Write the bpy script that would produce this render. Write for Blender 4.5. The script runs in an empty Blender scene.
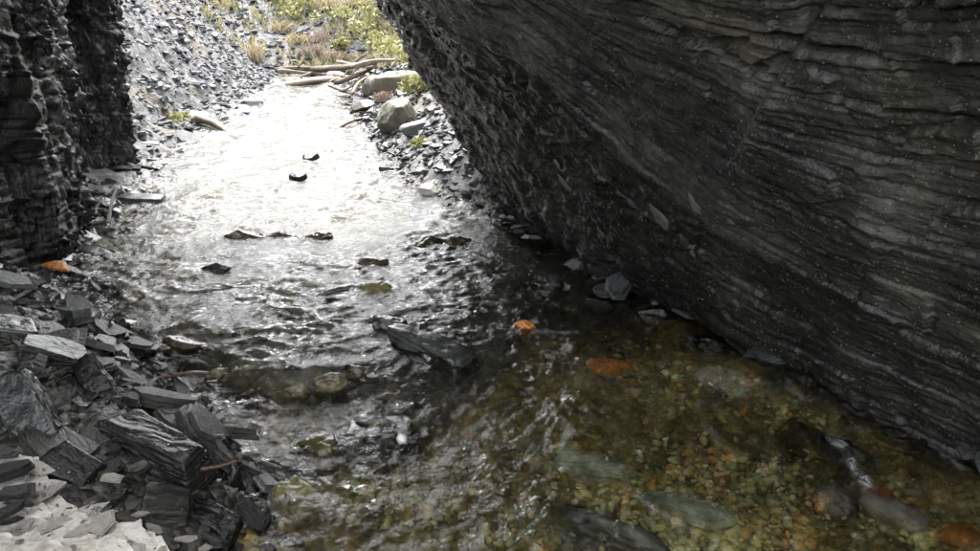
import bpy, bmesh, math, random
import numpy as np
from mathutils import Vector, Matrix, Euler

# ------------------------------------------------------------------ camera, sky, sun, exposure
S = bpy.context.scene
COL = S.collection
R = math.radians
CAM = np.array((0.0, 0.0, 1.5)); PITCH = R(19.7); FPX = 815.0; W0, H0 = 980.0, 551.0
cd = bpy.data.cameras.new('camera'); cam = bpy.data.objects.new('camera', cd); COL.objects.link(cam)
cam.location = CAM; cam.rotation_euler = (math.pi/2 - PITCH, 0, 0)
cd.sensor_width = 36; cd.lens = 36*FPX/W0; cd.clip_start = 0.05; cd.clip_end = 500
S.camera = cam
SUN_EL, SUN_AZ = 63.0, 346.0          # azimuth measured clockwise from +Y: the light falls into the gully beyond the grotto
wd = bpy.data.worlds.new('World'); S.world = wd; wd.use_nodes = True
nt = wd.node_tree; nt.nodes.clear()
sky = nt.nodes.new('ShaderNodeTexSky'); sky.sky_type = 'NISHITA'; sky.sun_disc = False
sky.sun_elevation = R(SUN_EL); sky.sun_rotation = R(SUN_AZ); sky.air_density = 1.0; sky.dust_density = 3.0
hs = nt.nodes.new('ShaderNodeHueSaturation'); hs.inputs['Saturation'].default_value = 0.10
bg = nt.nodes.new('ShaderNodeBackground'); bg.inputs['Strength'].default_value = 0.15
wo = nt.nodes.new('ShaderNodeOutputWorld')
nt.links.new(sky.outputs[0], hs.inputs['Color']); nt.links.new(hs.outputs[0], bg.inputs['Color']); nt.links.new(bg.outputs[0], wo.inputs['Surface'])
sl = bpy.data.lights.new('sun', 'SUN'); sl.energy = 0.85; sl.angle = R(20); sl.color = (1.0, 0.965, 0.91)
so = bpy.data.objects.new('sun', sl); COL.objects.link(so); so.location = (-4, 14, 14)
sd = Vector((math.sin(R(SUN_AZ))*math.cos(R(SUN_EL)), math.cos(R(SUN_AZ))*math.cos(R(SUN_EL)), math.sin(R(SUN_EL))))
so.rotation_euler = sd.to_track_quat('Z', 'Y').to_euler()
S.view_settings.view_transform = 'Standard'; S.view_settings.look = 'None'
S.view_settings.exposure = 2.9; S.view_settings.gamma = 1.0; S.view_settings.use_curve_mapping = False
S.render.engine = 'CYCLES'
S.cycles.max_bounces = 8; S.cycles.transparent_max_bounces = 12; S.cycles.sample_clamp_indirect = 6
S.cycles.caustics_reflective = False; S.cycles.caustics_refractive = False

# ------------------------------------------------------------------ numeric helpers
rng = np.random.default_rng(7); random.seed(7)

def gnoise(p, seed=0):
    """gradient noise, p (N,3) -> about -0.7..0.7"""
    p = np.asarray(p, float); i = np.floor(p).astype(np.int64); f = p - i
    w = f*f*f*(f*(f*6-15)+10); out = np.zeros(len(p))
    for dx in (0, 1):
        for dy in (0, 1):
            for dz in (0, 1):
                h = ((i[:, 0]+dx)*374761393 + (i[:, 1]+dy)*668265263 + (i[:, 2]+dz)*2147483647 + seed*1274126177) & 0xffffffff
                h = ((h ^ (h >> 13))*1274126177) & 0xffffffff
                h = (h ^ (h >> 16)) & 0xffffffff
                gx = (h & 1023)/511.5-1; gy = ((h >> 10) & 1023)/511.5-1; gz = ((h >> 20) & 1023)/511.5-1
                d = gx*(f[:, 0]-dx)+gy*(f[:, 1]-dy)+gz*(f[:, 2]-dz)
                wx = w[:, 0] if dx else 1-w[:, 0]; wy = w[:, 1] if dy else 1-w[:, 1]; wz = w[:, 2] if dz else 1-w[:, 2]
                out += d*wx*wy*wz
    return out

def fbm(p, octv=4, seed=0, gain=0.5, lac=2.03):
    p = np.asarray(p, float); a = 1.0; o = np.zeros(len(p)); t = 0
    for k in range(octv):
        o += a*gnoise(p, seed+k*17); t += a; a *= gain; p = p*lac+3.7
    return o/t*1.6

def sstep(a, b, x):
    t = np.clip((np.asarray(x, float)-a)/(b-a), 0, 1); return t*t*(3-2*t)

cp, sp = math.cos(PITCH), math.sin(PITCH)
def ray(px, py):
    a = (px-W0/2)/FPX; b = (H0/2-py)/FPX
    return np.array((a, cp+b*sp, -sp+b*cp))
def project(P):
    d = np.asarray(P, float)-CAM; dep = d[..., 1]*cp-d[..., 2]*sp
    up = d[..., 1]*sp+d[..., 2]*cp; dep = np.where(np.abs(dep) < 1e-4, 1e-4, dep)
    return W0/2+d[..., 0]/dep*FPX, H0/2-up/dep*FPX, dep

# ------------------------------------------------------------------ the lie of the land
YL = [-8, 0.8, 1.9, 2.3, 2.55, 3.1, 3.9, 4.8, 5.8, 7.9, 9.3, 11, 12.2, 30]
XL = [-.9, -.62, -.58, -.70, -1.0, -1.44, -2.1, -2.38, -2.42, -2.82, -2.78, -2.9, -3.1, -6]
YR = [-8, 0, 2.3, 4.7, 5.05, 5.3, 5.7, 6.8, 8.1, 9, 10.6, 12.2, 30]
XR = [5.5, 2.75, 1.55, .32, .0, -.26, -.62, -.98, -1.30, -1.55, -1.88, -2.1, -2.4]
def xl(y): return np.interp(y, YL, XL)
def xr(y): return np.interp(y, YR, XR)
def zwater(x, y):
    x = np.asarray(x, float); y = np.asarray(y, float)
    led = 2.86+0.10*np.sin(x*3.1+.6)+0.05*np.sin(x*9)-0.10*x
    wd_ = .17+.10*np.sin(x*4.3+1.1)+.05*np.sin(x*11.7)
    return 0.075*sstep(led-wd_, led+wd_, y)+0.016*np.clip(y-3, 0, 9.5)-.02*np.clip(1.6-y, 0, 5)
def ground(x, y):
    x = np.asarray(x, float); y = np.asarray(y, float); sh = x.shape
    X = x.ravel(); Y = y.ravel(); Q = np.stack([X, Y, X*0], 1)
    n1 = fbm(Q*0.9, 3, 3); n2 = fbm(Q*4.5, 3, 9)
    Lx = xl(Y)+0.10*n2; Rx = xr(Y)+0.10*n2
    zw = zwater(X, Y); dl = np.maximum(Lx-X, 0); dr = np.maximum(X-Rx, 0)
    wid = np.maximum(Rx-Lx, .3); t = np.clip((X-Lx)/wid, 0, 1)
    dep = 0.02+0.12*(1-(2*t-1)**4)+0.05*n1+0.03*n2
    dep *= np.where(Y > 4.5, 0.6, 1)
    z = zw-dep
    # left bank
    pile = sstep(3.9, 2.9, Y)
    zb_pile = 0.40*(1-np.exp(-dl/0.45))+0.04*dl
    zb_flat = 0.03+0.22*dl
    open_ = sstep(5.9, 7.0, Y)
    zb_open = np.minimum(0.02+0.40*np.minimum(dl, .35)+1.05*np.maximum(dl-.35, 0), 2.2+.2*n1)
    zl = zb_flat*(1-pile)*(1-open_)+zb_pile*pile+zb_open*open_
    z = np.where(dl > 0, zw-.02+zl+.05*n2+.05*n1, z)
    # right bank, beyond the overhang
    openr = sstep(4.6, 5.3, Y)
    zr = np.minimum(0.62*np.minimum(dr, .5)+.85*np.maximum(dr-.5, 0), 3.2)*openr+0.12*dr*(1-openr)
    z = np.where(dr > 0, zw-.02+np.minimum(zr, 3.2)+.06*n2+.05*n1, z)
    # far hillside closes the gully
    far = np.maximum(Y-12.1-.25*n1, 0)
    zf = np.minimum(.16+.46*far, 2.3+.25*n1)
    z = np.where(far > 0, np.maximum(z, zf+.05*n2), z)
    return z.reshape(sh)
_gy = np.linspace(0.5, 18, 350)
def hit(px, py, dz=0.0, fn=ground):
    """the place on the ground that a ray through (px, py) meets"""
    r = ray(px, py); t = np.linspace(0.8, 26, 1500)
    P = CAM+t[:, None]*r; g = P[:, 2]-(fn(P[:, 0], P[:, 1])+dz)
    k = np.argmax(g < 0)
    if k == 0: k = len(t)-1
    a = g[k-1]/(g[k-1]-g[k]+1e-9)
    return P[k-1]+(P[k]-P[k-1])*a
def whit(px, py, dz=0.0): return hit(px, py, dz, zwater)

# ------------------------------------------------------------------ materials
def newmat(name):
    m = bpy.data.materials.new(name); m.use_nodes = True; n = m.node_tree
    b = n.nodes['Principled BSDF']; return m, n, b
def nd(n, t, **kw):
    o = n.nodes.new(t)
    for k, v in kw.items(): setattr(o, k, v)
    return o
def ramp(n, src, stops):
    r = n.nodes.new('ShaderNodeValToRGB'); e = r.color_ramp.elements
    while len(e) < len(stops): e.new(0.5)
    for q, (p, c) in zip(e, stops):
        q.position = p; q.color = (*c, 1) if len(c) == 3 else c
    n.links.new(src, r.inputs[0]); return r.outputs[0]
def noise(n, vec, scale, detail=5, rough=.6, dist=0.0):
    t = n.nodes.new('ShaderNodeTexNoise'); t.inputs['Scale'].default_value = scale
    t.inputs['Detail'].default_value = detail; t.inputs['Roughness'].default_value = rough; t.inputs['Distortion'].default_value = dist
    if vec is not None: n.links.new(vec, t.inputs['Vector'])
    return t
def mapping(n, src, sc):
    m = n.nodes.new('ShaderNodeMapping'); m.inputs['Scale'].default_value = sc; n.links.new(src, m.inputs['Vector']); return m.outputs[0]
def mixc(n, fac, a, b, mode='MIX'):
    m = n.nodes.new('ShaderNodeMix'); m.data_type = 'RGBA'; m.blend_type = mode
    for v, k in ((fac, 0), (a, 6), (b, 7)):
        if hasattr(v, 'is_output'): n.links.new(v, m.inputs[k])
        elif k == 0: m.inputs[0].default_value = v
        else: m.inputs[k].default_value = (*v, 1)
    return m.outputs[2]
def math_(n, op, a, b=0.0):
    m = n.nodes.new('ShaderNodeMath'); m.operation = op
    for v, k in ((a, 0), (b, 1)):
        if hasattr(v, 'is_output'): n.links.new(v, m.inputs[k])
        else: m.inputs[k].default_value = v
    return m.outputs[0]
def bump(n, h, strength, dist, normal=None):
    b = n.nodes.new('ShaderNodeBump'); b.inputs['Strength'].default_value = strength; b.inputs['Distance'].default_value = dist
    n.links.new(h, b.inputs['Height'])
    if normal is not None: n.links.new(normal, b.inputs['Normal'])
    return b.outputs[0]

def slate(name, dark, mid, light, rough=(.35, .65), coords='Object', sc=(14, 14, 60), spec=.5, obrand=.5, sparkle=False, attr=None, bumpd=.006, tint=None, spark_t=.93, lw=.62, dark_attr=None):
    """layered wet slate: streaks run along the lamination"""
    m, n, b = newmat(name)
    tc = n.nodes.new('ShaderNodeTexCoord'); ob = tc.outputs['Object']
    if attr:
        at = nd(n, 'ShaderNodeAttribute', attribute_name=attr); lay = at.outputs['Vector']
    else: lay = ob
    mp = mapping(n, lay, sc)
    n1 = noise(n, mp, 1.0, 7, .62, .4); n2 = noise(n, ob, 3.2, 6, .6, .3); n3 = noise(n, ob, 60, 4, .6)
    f = math_(n, 'ADD', math_(n, 'MULTIPLY', n1.outputs[0], lw), math_(n, 'MULTIPLY', n2.outputs[0], 1-lw))
    if obrand:
        oi = n.nodes.new('ShaderNodeObjectInfo')
        f = math_(n, 'ADD', f, math_(n, 'MULTIPLY', math_(n, 'SUBTRACT', oi.outputs['Random'], .5), obrand*.35))
    c = ramp(n, f, [(.34, dark), (.52, mid), (.68, light)])
    if tint:
        n4 = noise(n, ob, 1.7, 4, .55, .6)
        c = mixc(n, ramp(n, n4.outputs[0], [(.5, (0, 0, 0)), (.66, (1, 1, 1))]), c, tint, 'MULTIPLY')
    if dark_attr:      # shade painted into the rubbly band below the main crack, plus the wet foot
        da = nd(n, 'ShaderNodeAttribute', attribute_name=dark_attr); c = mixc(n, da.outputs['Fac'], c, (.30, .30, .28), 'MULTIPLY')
    n.links.new(c, b.inputs['Base Color'])
    rr = n.nodes.new('ShaderNodeMapRange'); rr.inputs[1].default_value = .35; rr.inputs[2].default_value = .65
    rr.inputs[3].default_value = rough[0]; rr.inputs[4].default_value = rough[1]
    n.links.new(n2.outputs[0], rr.inputs[0]); ro = rr.outputs[0]
    h = math_(n, 'ADD', math_(n, 'MULTIPLY', n1.outputs[0], 1.0), math_(n, 'MULTIPLY', n3.outputs[0], .35))
    nm = bump(n, h, .9, bumpd)
    if sparkle:   # mica flakes and water beads: tiny facets, each tilted its own way
        vo = n.nodes.new('ShaderNodeTexVoronoi'); vo.inputs['Scale'].default_value = 230; n.links.new(ob, vo.inputs['Vector'])
        sx = n.nodes.new('ShaderNodeSeparateColor'); n.links.new(vo.outputs['Color'], sx.inputs[0])
        cl = noise(n, ob, 4.0, 3, .6)
        thr = math_(n, 'SUBTRACT', spark_t+.09, math_(n, 'MULTIPLY', cl.outputs[0], .16))
        mask = math_(n, 'GREATER_THAN', sx.outputs[2], thr)
        vm = nd(n, 'ShaderNodeVectorMath', operation='SUBTRACT'); n.links.new(vo.outputs['Color'], vm.inputs[0]); vm.inputs[1].default_value = (.5, .5, .5)
        vs = nd(n, 'ShaderNodeVectorMath', operation='SCALE'); n.links.new(vm.outputs[0], vs.inputs[0])
        n.links.new(math_(n, 'MULTIPLY', mask, 1.5), vs.inputs['Scale'])
        va = nd(n, 'ShaderNodeVectorMath', operation='ADD'); n.links.new(nm, va.inputs[0]); n.links.new(vs.outputs[0], va.inputs[1])
        vn = nd(n, 'ShaderNodeVectorMath', operation='NORMALIZE'); n.links.new(va.outputs[0], vn.inputs[0]); nm = vn.outputs[0]
        ro = math_(n, 'SUBTRACT', ro, math_(n, 'MULTIPLY', mask, .3))
        ro = math_(n, 'MAXIMUM', ro, .12)
    n.links.new(ro, b.inputs['Roughness']); n.links.new(nm, b.inputs['Normal'])
    b.inputs['Specular IOR Level'].default_value = spec
    return m

M = {}
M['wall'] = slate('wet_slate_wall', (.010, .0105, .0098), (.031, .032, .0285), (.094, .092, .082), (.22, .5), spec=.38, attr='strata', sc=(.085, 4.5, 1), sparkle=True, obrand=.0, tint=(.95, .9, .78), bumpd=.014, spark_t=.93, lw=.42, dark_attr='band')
M['cliff'] = slate('wet_dark_cliff', (.004, .0045, .004), (.011, .0105, .0095), (.038, .036, .034), (.07, .25), spec=.30, attr='strata', sc=(.06, 3.0, 1), sparkle=False, obrand=.2, tint=(.8, .75, .6), bumpd=.02)
M['hang'] = slate('shaggy_wet_moss', (.006, .006, .006), (.020, .0195, .019), (.13, .126, .125), (.07, .28), spec=.45, sc=(38, 38, 7), obrand=.4, bumpd=.02)
M['flake'] = slate('pale_wall_flake', (.06, .058, .05), (.10, .097, .088), (.16, .155, .14), (.4, .7), sc=(20, 40, 60), obrand=.5)
M['shale'] = slate('damp_grey_shale', (.026, .027, .028), (.062, .064, .067), (.15, .15, .15), (.3, .6), sc=(9, 18, 60), obrand=.9)
M['mauve'] = slate('pale_mauve_stone', (.20, .185, .195), (.31, .29, .305), (.44, .42, .43), (.15, .4), sc=(20, 60, 60), obrand=0, lw=.4)
M['black'] = slate('black_wet_slate', (.012, .013, .013), (.028, .029, .029), (.070, .071, .068), (.05, .20), sc=(9, 22, 70), spec=.6, obrand=.6)
M['fore'] = slate('grey_slate', (.005, .0053, .005), (.0145, .015, .0135), (.052, .051, .046), (.08, .32), spec=.30, sc=(6, 34, 90), sparkle=True, obrand=.8, tint=(1, .93, .8), spark_t=.965)
M['scree'] = slate('dry_grey_slate', (.06, .062, .067), (.12, .124, .132), (.22, .22, .225), (.55, .85), sc=(9, 18, 60), obrand=.9, spec=.3)
M['pale'] = slate('pale_dusty_slate', (.22, .207, .185), (.42, .40, .362), (.58, .56, .515), (.6, .9), sc=(34, 34, 34), obrand=.45, bumpd=.012, tint=(.85, .82, .75))
M['boulder'] = slate('mossy_boulder', (.07, .07, .045), (.16, .155, .115), (.30, .29, .25), (.5, .8), sc=(9, 9, 12), obrand=.3)
M['paleboulder'] = slate('pale_boulder', (.25, .24, .21), (.42, .41, .38), (.58, .57, .54), (.6, .85), sc=(6, 6, 8), obrand=.1)
M['brownstone'] = slate('brown_wet_stone', (.020, .016, .009), (.060, .050, .030), (.130, .115, .075), (.12, .4), sc=(16, 16, 30), obrand=.7)
M['olive'] = slate('olive_wet_stone', (.040, .036, .014), (.11, .098, .042), (.21, .19, .095), (.12, .4), sc=(14, 14, 22), obrand=.7)
M['green'] = slate('grey_green_wet_stone', (.07, .095, .075), (.27, .325, .26), (.62, .66, .56), (.14, .4), sc=(26, 110, 90), obrand=.5, sparkle=True, spark_t=.93)
M['orange'] = slate('rusty_orange_stone', (.09, .028, .006), (.42, .155, .028), (.74, .40, .13), (.2, .5), sc=(60, 60, 60), obrand=.2, bumpd=.012)
M['cream'] = slate('cream_stone', (.22, .20, .15), (.36, .34, .27), (.55, .53, .46), (.2, .5), sc=(14, 14, 20), obrand=.6)
M['bluegrey'] = slate('blue_grey_wet_slate', (.012, .015, .0155), (.032, .037, .038), (.078, .088, .088), (.14, .36), sc=(5, 30, 60), obrand=.4)
M['quartz'] = slate('milky_quartz', (.40, .40, .40), (.58, .57, .56), (.75, .74, .73), (.15, .4), sc=(14, 14, 14), obrand=.1)
M['wood'] = slate('weathered_wood', (.10, .08, .06), (.24, .20, .155), (.46, .41, .35), (.6, .9), sc=(4, 40, 40), obrand=.6)
M['palewood'] = slate('pale_bare_wood', (.26, .21, .15), (.40, .35, .27), (.55, .50, .42), (.6, .9), sc=(5, 30, 30), obrand=.2)
M['palestone'] = slate('pale_tan_boulder', (.22, .19, .15), (.36, .33, .27), (.5, .47, .41), (.6, .9), sc=(8, 8, 10), obrand=.1)
M['redwood'] = slate('reddish_wet_wood', (.022, .010, .007), (.055, .026, .018), (.11, .06, .042), (.25, .5), sc=(30, 30, 4), obrand=.2)

def bed_mat(name, stops, mul):
    m, n, b = newmat(name); tc = n.nodes.new('ShaderNodeTexCoord'); ob = tc.outputs['Object']
    v = n.nodes.new('ShaderNodeTexVoronoi'); v.inputs['Scale'].default_value = 34; v.inputs['Randomness'].default_value = 1; n.links.new(ob, v.inputs['Vector'])
    sx = n.nodes.new('ShaderNodeSeparateColor'); n.links.new(v.outputs['Color'], sx.inputs[0])
    c = ramp(n, sx.outputs[0], stops)
    big = noise(n, ob, 1.6, 4, .6, .5)
    c = mixc(n, ramp(n, big.outputs[0], [(.38, (0, 0, 0)), (.62, (1, 1, 1))]), c, mul, 'MULTIPLY')
    n.links.new(c, b.inputs['Base Color']); b.inputs['Roughness'].default_value = .4
    n3 = noise(n, ob, 70, 5, .65)
    h = math_(n, 'ADD', math_(n, 'MULTIPLY', v.outputs['Distance'], -1.0), math_(n, 'MULTIPLY', n3.outputs[0], .5))
    n.links.new(bump(n, h, .8, .015), b.inputs['Normal']); return m
M['bed'] = bed_mat('golden_stream_gravel', [(.0, (.075, .060, .016)), (.35, (.19, .15, .042)), (.6, (.34, .265, .075)), (.8, (.27, .29, .14)), (.93, (.62, .54, .27)), (1, (.48, .20, .03))], (.34, .31, .24))
M['greybed'] = bed_mat('dark_slate_gravel', [(.0, (.012, .012, .011)), (.35, (.028, .028, .026)), (.6, (.050, .049, .044)), (.8, (.07, .067, .055)), (.93, (.11, .105, .09)), (1, (.09, .06, .03))], (.6, .58, .52))

def pebble_mat(name, stops):
    m, n, b = newmat(name); g = n.nodes.new('ShaderNodeNewGeometry'); tc = n.nodes.new('ShaderNodeTexCoord')
    c = ramp(n, g.outputs['Random Per Island'], stops)
    n1 = noise(n, tc.outputs['Object'], 55, 5, .65)
    c = mixc(n, .75, c, ramp(n, n1.outputs[0], [(.3, (.6, .6, .58)), (.7, (2.1, 2.0, 1.75))]), 'MULTIPLY')
    n.links.new(c, b.inputs['Base Color']); b.inputs['Roughness'].default_value = .28
    n.links.new(bump(n, n1.outputs[0], .7, .006), b.inputs['Normal']); return m
M['pebble'] = pebble_mat('mixed_pebbles', [(.0, (.045, .038, .015)), (.25, (.12, .10, .036)), (.45, (.19, .155, .060)), (.6, (.14, .17, .10)), (.75, (.27, .27, .17)), (.86, (.42, .37, .20)), (.93, (.33, .16, .035)), (1, (.55, .50, .36))])
M['palepebble'] = pebble_mat('pale_green_and_golden_pebbles', [(0, (.14, .11, .03)), (.2, (.32, .26, .07)), (.4, (.34, .40, .22)), (.6, (.52, .57, .40)), (.8, (.68, .60, .33)), (.9, (.58, .28, .05)), (1, (.80, .77, .62))])

def ground_mat():
    m, n, b = newmat('scree_ground'); tc = n.nodes.new('ShaderNodeTexCoord'); ob = tc.outputs['Object']
    v = n.nodes.new('ShaderNodeTexVoronoi'); v.inputs['Scale'].default_value = 16; n.links.new(mapping(n, ob, (1, 1.6, 1.6)), v.inputs['Vector'])
    sx = n.nodes.new('ShaderNodeSeparateColor'); n.links.new(v.outputs['Color'], sx.inputs[0])
    c = ramp(n, sx.outputs[1], [(0, (.05, .052, .055)), (.5, (.12, .122, .128)), (1, (.24, .24, .24))])
    big = noise(n, ob, .9, 6, .65, .6)
    c = mixc(n, ramp(n, big.outputs[0], [(.52, (0, 0, 0)), (.64, (1, 1, 1))]), c, (.20, .175, .14))
    n.links.new(c, b.inputs['Base Color']); b.inputs['Roughness'].default_value = .75
    n3 = noise(n, ob, 22, 6, .7)
    h = math_(n, 'ADD', math_(n, 'MULTIPLY', sx.outputs[0], .6), n3.outputs[0])
    n.links.new(bump(n, h, 1, .04), b.inputs['Normal']); return m
M['ground'] = ground_mat()

def leaf_mat(name, a, b_):
    m, n, b = newmat(name); g = n.nodes.new('ShaderNodeNewGeometry')
    c = ramp(n, g.outputs['Random Per Island'], [(0, a), (1, b_)]); n.links.new(c, b.inputs['Base Color'])
    b.inputs['Roughness'].default_value = .6
    tr = n.nodes.new('ShaderNodeBsdfTranslucent'); n.links.new(c, tr.inputs['Color'])
    mx = n.nodes.new('ShaderNodeMixShader'); mx.inputs[0].default_value = .3
    n.links.new(b.outputs[0], mx.inputs[1]); n.links.new(tr.outputs[0], mx.inputs[2]); n.links.new(mx.outputs[0], n.nodes['Material Output'].inputs[0]); return m
M['leaf'] = leaf_mat('yellow_green_leaf', (.20, .21, .07), (.40, .38, .19))
M['drygrass'] = leaf_mat('dry_grass', (.28, .23, .13), (.50, .44, .30))
M['cover'] = leaf_mat('mixed_ground_cover', (.10, .13, .03), (.45, .38, .22))
M['brush'] = leaf_mat('reddish_dry_brush', (.22, .16, .12), (.40, .32, .27))

def water_mat():
    m, n, b = newmat('stream_water'); n.nodes.remove(b); out = n.nodes['Material Output']
    tc = n.nodes.new('ShaderNodeTexCoord'); ob = tc.outputs['Object']
    n1 = noise(n, mapping(n, ob, (1, .8, 1)), 38, 4, .6, .5); n2 = noise(n, ob, 120, 3, .55, .3)
    h = math_(n, 'ADD', n1.outputs[0], math_(n, 'MULTIPLY', n2.outputs[0], .22))
    nm = bump(n, h, .8, .012)
    fr = n.nodes.new('ShaderNodeFresnel'); fr.inputs['IOR'].default_value = 1.34; n.links.new(nm, fr.inputs['Normal'])
    gl = n.nodes.new('ShaderNodeBsdfGlossy'); gl.inputs['Roughness'].default_value = .06; n.links.new(nm, gl.inputs['Normal'])
    tr = n.nodes.new('ShaderNodeBsdfRefraction'); tr.inputs['IOR'].default_value = 1.33; tr.inputs['Roughness'].default_value = 0.0; tr.inputs['Color'].default_value = (.93, .92, .82, 1); n.links.new(nm, tr.inputs['Normal'])
    tp = n.nodes.new('ShaderNodeBsdfTransparent'); tp.inputs['Color'].default_value = (.93, .92, .82, 1)
    m0 = n.nodes.new('ShaderNodeMixShader'); m0.inputs[0].default_value = .55; n.links.new(tr.outputs[0], m0.inputs[1]); n.links.new(tp.outputs[0], m0.inputs[2])
    mx = n.nodes.new('ShaderNodeMixShader'); n.links.new(fr.outputs[0], mx.inputs[0]); n.links.new(m0.outputs[0], mx.inputs[1]); n.links.new(gl.outputs[0], mx.inputs[2])
    fo = nd(n, 'ShaderNodeAttribute', attribute_name='foam')
    nf = noise(n, ob, 75, 8, .75, 1.5)
    fm = math_(n, 'MULTIPLY', fo.outputs['Fac'], ramp(n, nf.outputs[0], [(.46, (0, 0, 0)), (.56, (1, 1, 1))]))
    df = n.nodes.new('ShaderNodeBsdfDiffuse'); df.inputs['Color'].default_value = (.52, .50, .53, 1); n.links.new(nm, df.inputs['Normal'])
    m2 = n.nodes.new('ShaderNodeMixShader'); n.links.new(fm, m2.inputs[0]); n.links.new(mx.outputs[0], m2.inputs[1]); n.links.new(df.outputs[0], m2.inputs[2])
    n.links.new(m2.outputs[0], out.inputs['Surface']); return m
M['water'] = water_mat()

# ------------------------------------------------------------------ mesh helpers
def np_mesh(name, V, F, smooth=True):
    me = bpy.data.meshes.new(name); V = np.asarray(V, np.float32); F = np.asarray(F, np.int32); k = F.shape[1]
    me.vertices.add(len(V)); me.vertices.foreach_set('co', V.ravel())
    me.loops.add(F.size); me.loops.foreach_set('vertex_index', F.ravel())
    me.polygons.add(len(F)); me.polygons.foreach_set('loop_start', np.arange(0, F.size, k, dtype=np.int32))
    try: me.polygons.foreach_set('loop_total', np.full(len(F), k, np.int32))
    except Exception: pass
    me.update(calc_edges=True); me.validate()
    if smooth: me.polygons.foreach_set('use_smooth', np.ones(len(me.polygons), bool))
    return me
def grid_faces(nu, nv):
    a = np.arange(nu*nv).reshape(nu, nv)
    return np.stack([a[:-1, :-1], a[1:, :-1], a[1:, 1:], a[:-1, 1:]], -1).reshape(-1, 4)
def add(name, me, mat, parent=None, loc=(0, 0, 0), rot=(0, 0, 0), sc=(1, 1, 1)):
    o = bpy.data.objects.new(name, me); COL.objects.link(o)
    if me is not None and mat is not None:
        if not me.materials: me.materials.append(M[mat])
        elif me.materials[0] != M[mat]:
            o.material_slots[0].link = 'OBJECT'; o.material_slots[0].material = M[mat]
    o.location = loc; o.rotation_euler = rot; o.scale = sc
    if parent is not None: o.parent = parent
    return o
def tag(o, label, cat, group=None):
    o['label'] = label; o['category'] = cat
    if group: o['group'] = group
    return o
def kind(o, k): o['kind'] = k; return o
def put_attr(me, name, arr):
    a = me.attributes.new(name, 'FLOAT_VECTOR' if arr.ndim == 2 else 'FLOAT', 'POINT')
    a.data.foreach_set('vector' if arr.ndim == 2 else 'value', np.asarray(arr, np.float32).ravel())

# ------------------------------------------------------------------ ground and stream bed
def build_ground():
    # fine near patch with a coarse far skirt, one sheet (non-uniform grid)
    xs = np.concatenate([np.linspace(-160, -9, 14), np.linspace(-8, -3.4, 60)[:-1], np.linspace(-3.4, 2.4, 300), np.linspace(2.4, 8, 50)[1:], np.linspace(9, 160, 14)])
    ys = np.concatenate([np.linspace(-160, -9, 14), np.linspace(-8, 1, 45)[:-1], np.linspace(1, 8.5, 340)[:-1], np.linspace(8.5, 17, 170), np.linspace(18, 200, 20)])
    X, Y = np.meshgrid(xs, ys, indexing='ij'); Z = ground(X, Y)
    V = np.stack([X, Y, Z], -1).reshape(-1, 3); F = grid_faces(len(xs), len(ys))
    me = np_mesh('stream_bed', V, F); o = add('stream_bed', me, 'bed'); kind(o, 'structure')
    me.materials.append(M['ground']); me.materials.append(M['greybed'])
    c = V[F].mean(1); zw = zwater(c[:, 0], c[:, 1])
    dry = ((c[:, 2] > zw+.05) & (c[:, 1] > 4.7)) | (c[:, 1] > 12.3) | (np.abs(c[:, 0]) > 5)
    upper = (c[:, 1] > 2.95+.25*np.sin(c[:, 0]*2.2)+.12*np.sin(c[:, 0]*7)+.5*np.clip(c[:, 0], 0, 2)) | (c[:, 0] < xl(c[:, 1])+.12*np.sin(c[:, 1]*9))
    me.polygons.foreach_set('material_index', np.where(dry, 1, np.where(upper, 2, 0)).astype(np.int32)); me.update()
    return o
build_ground()

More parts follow.
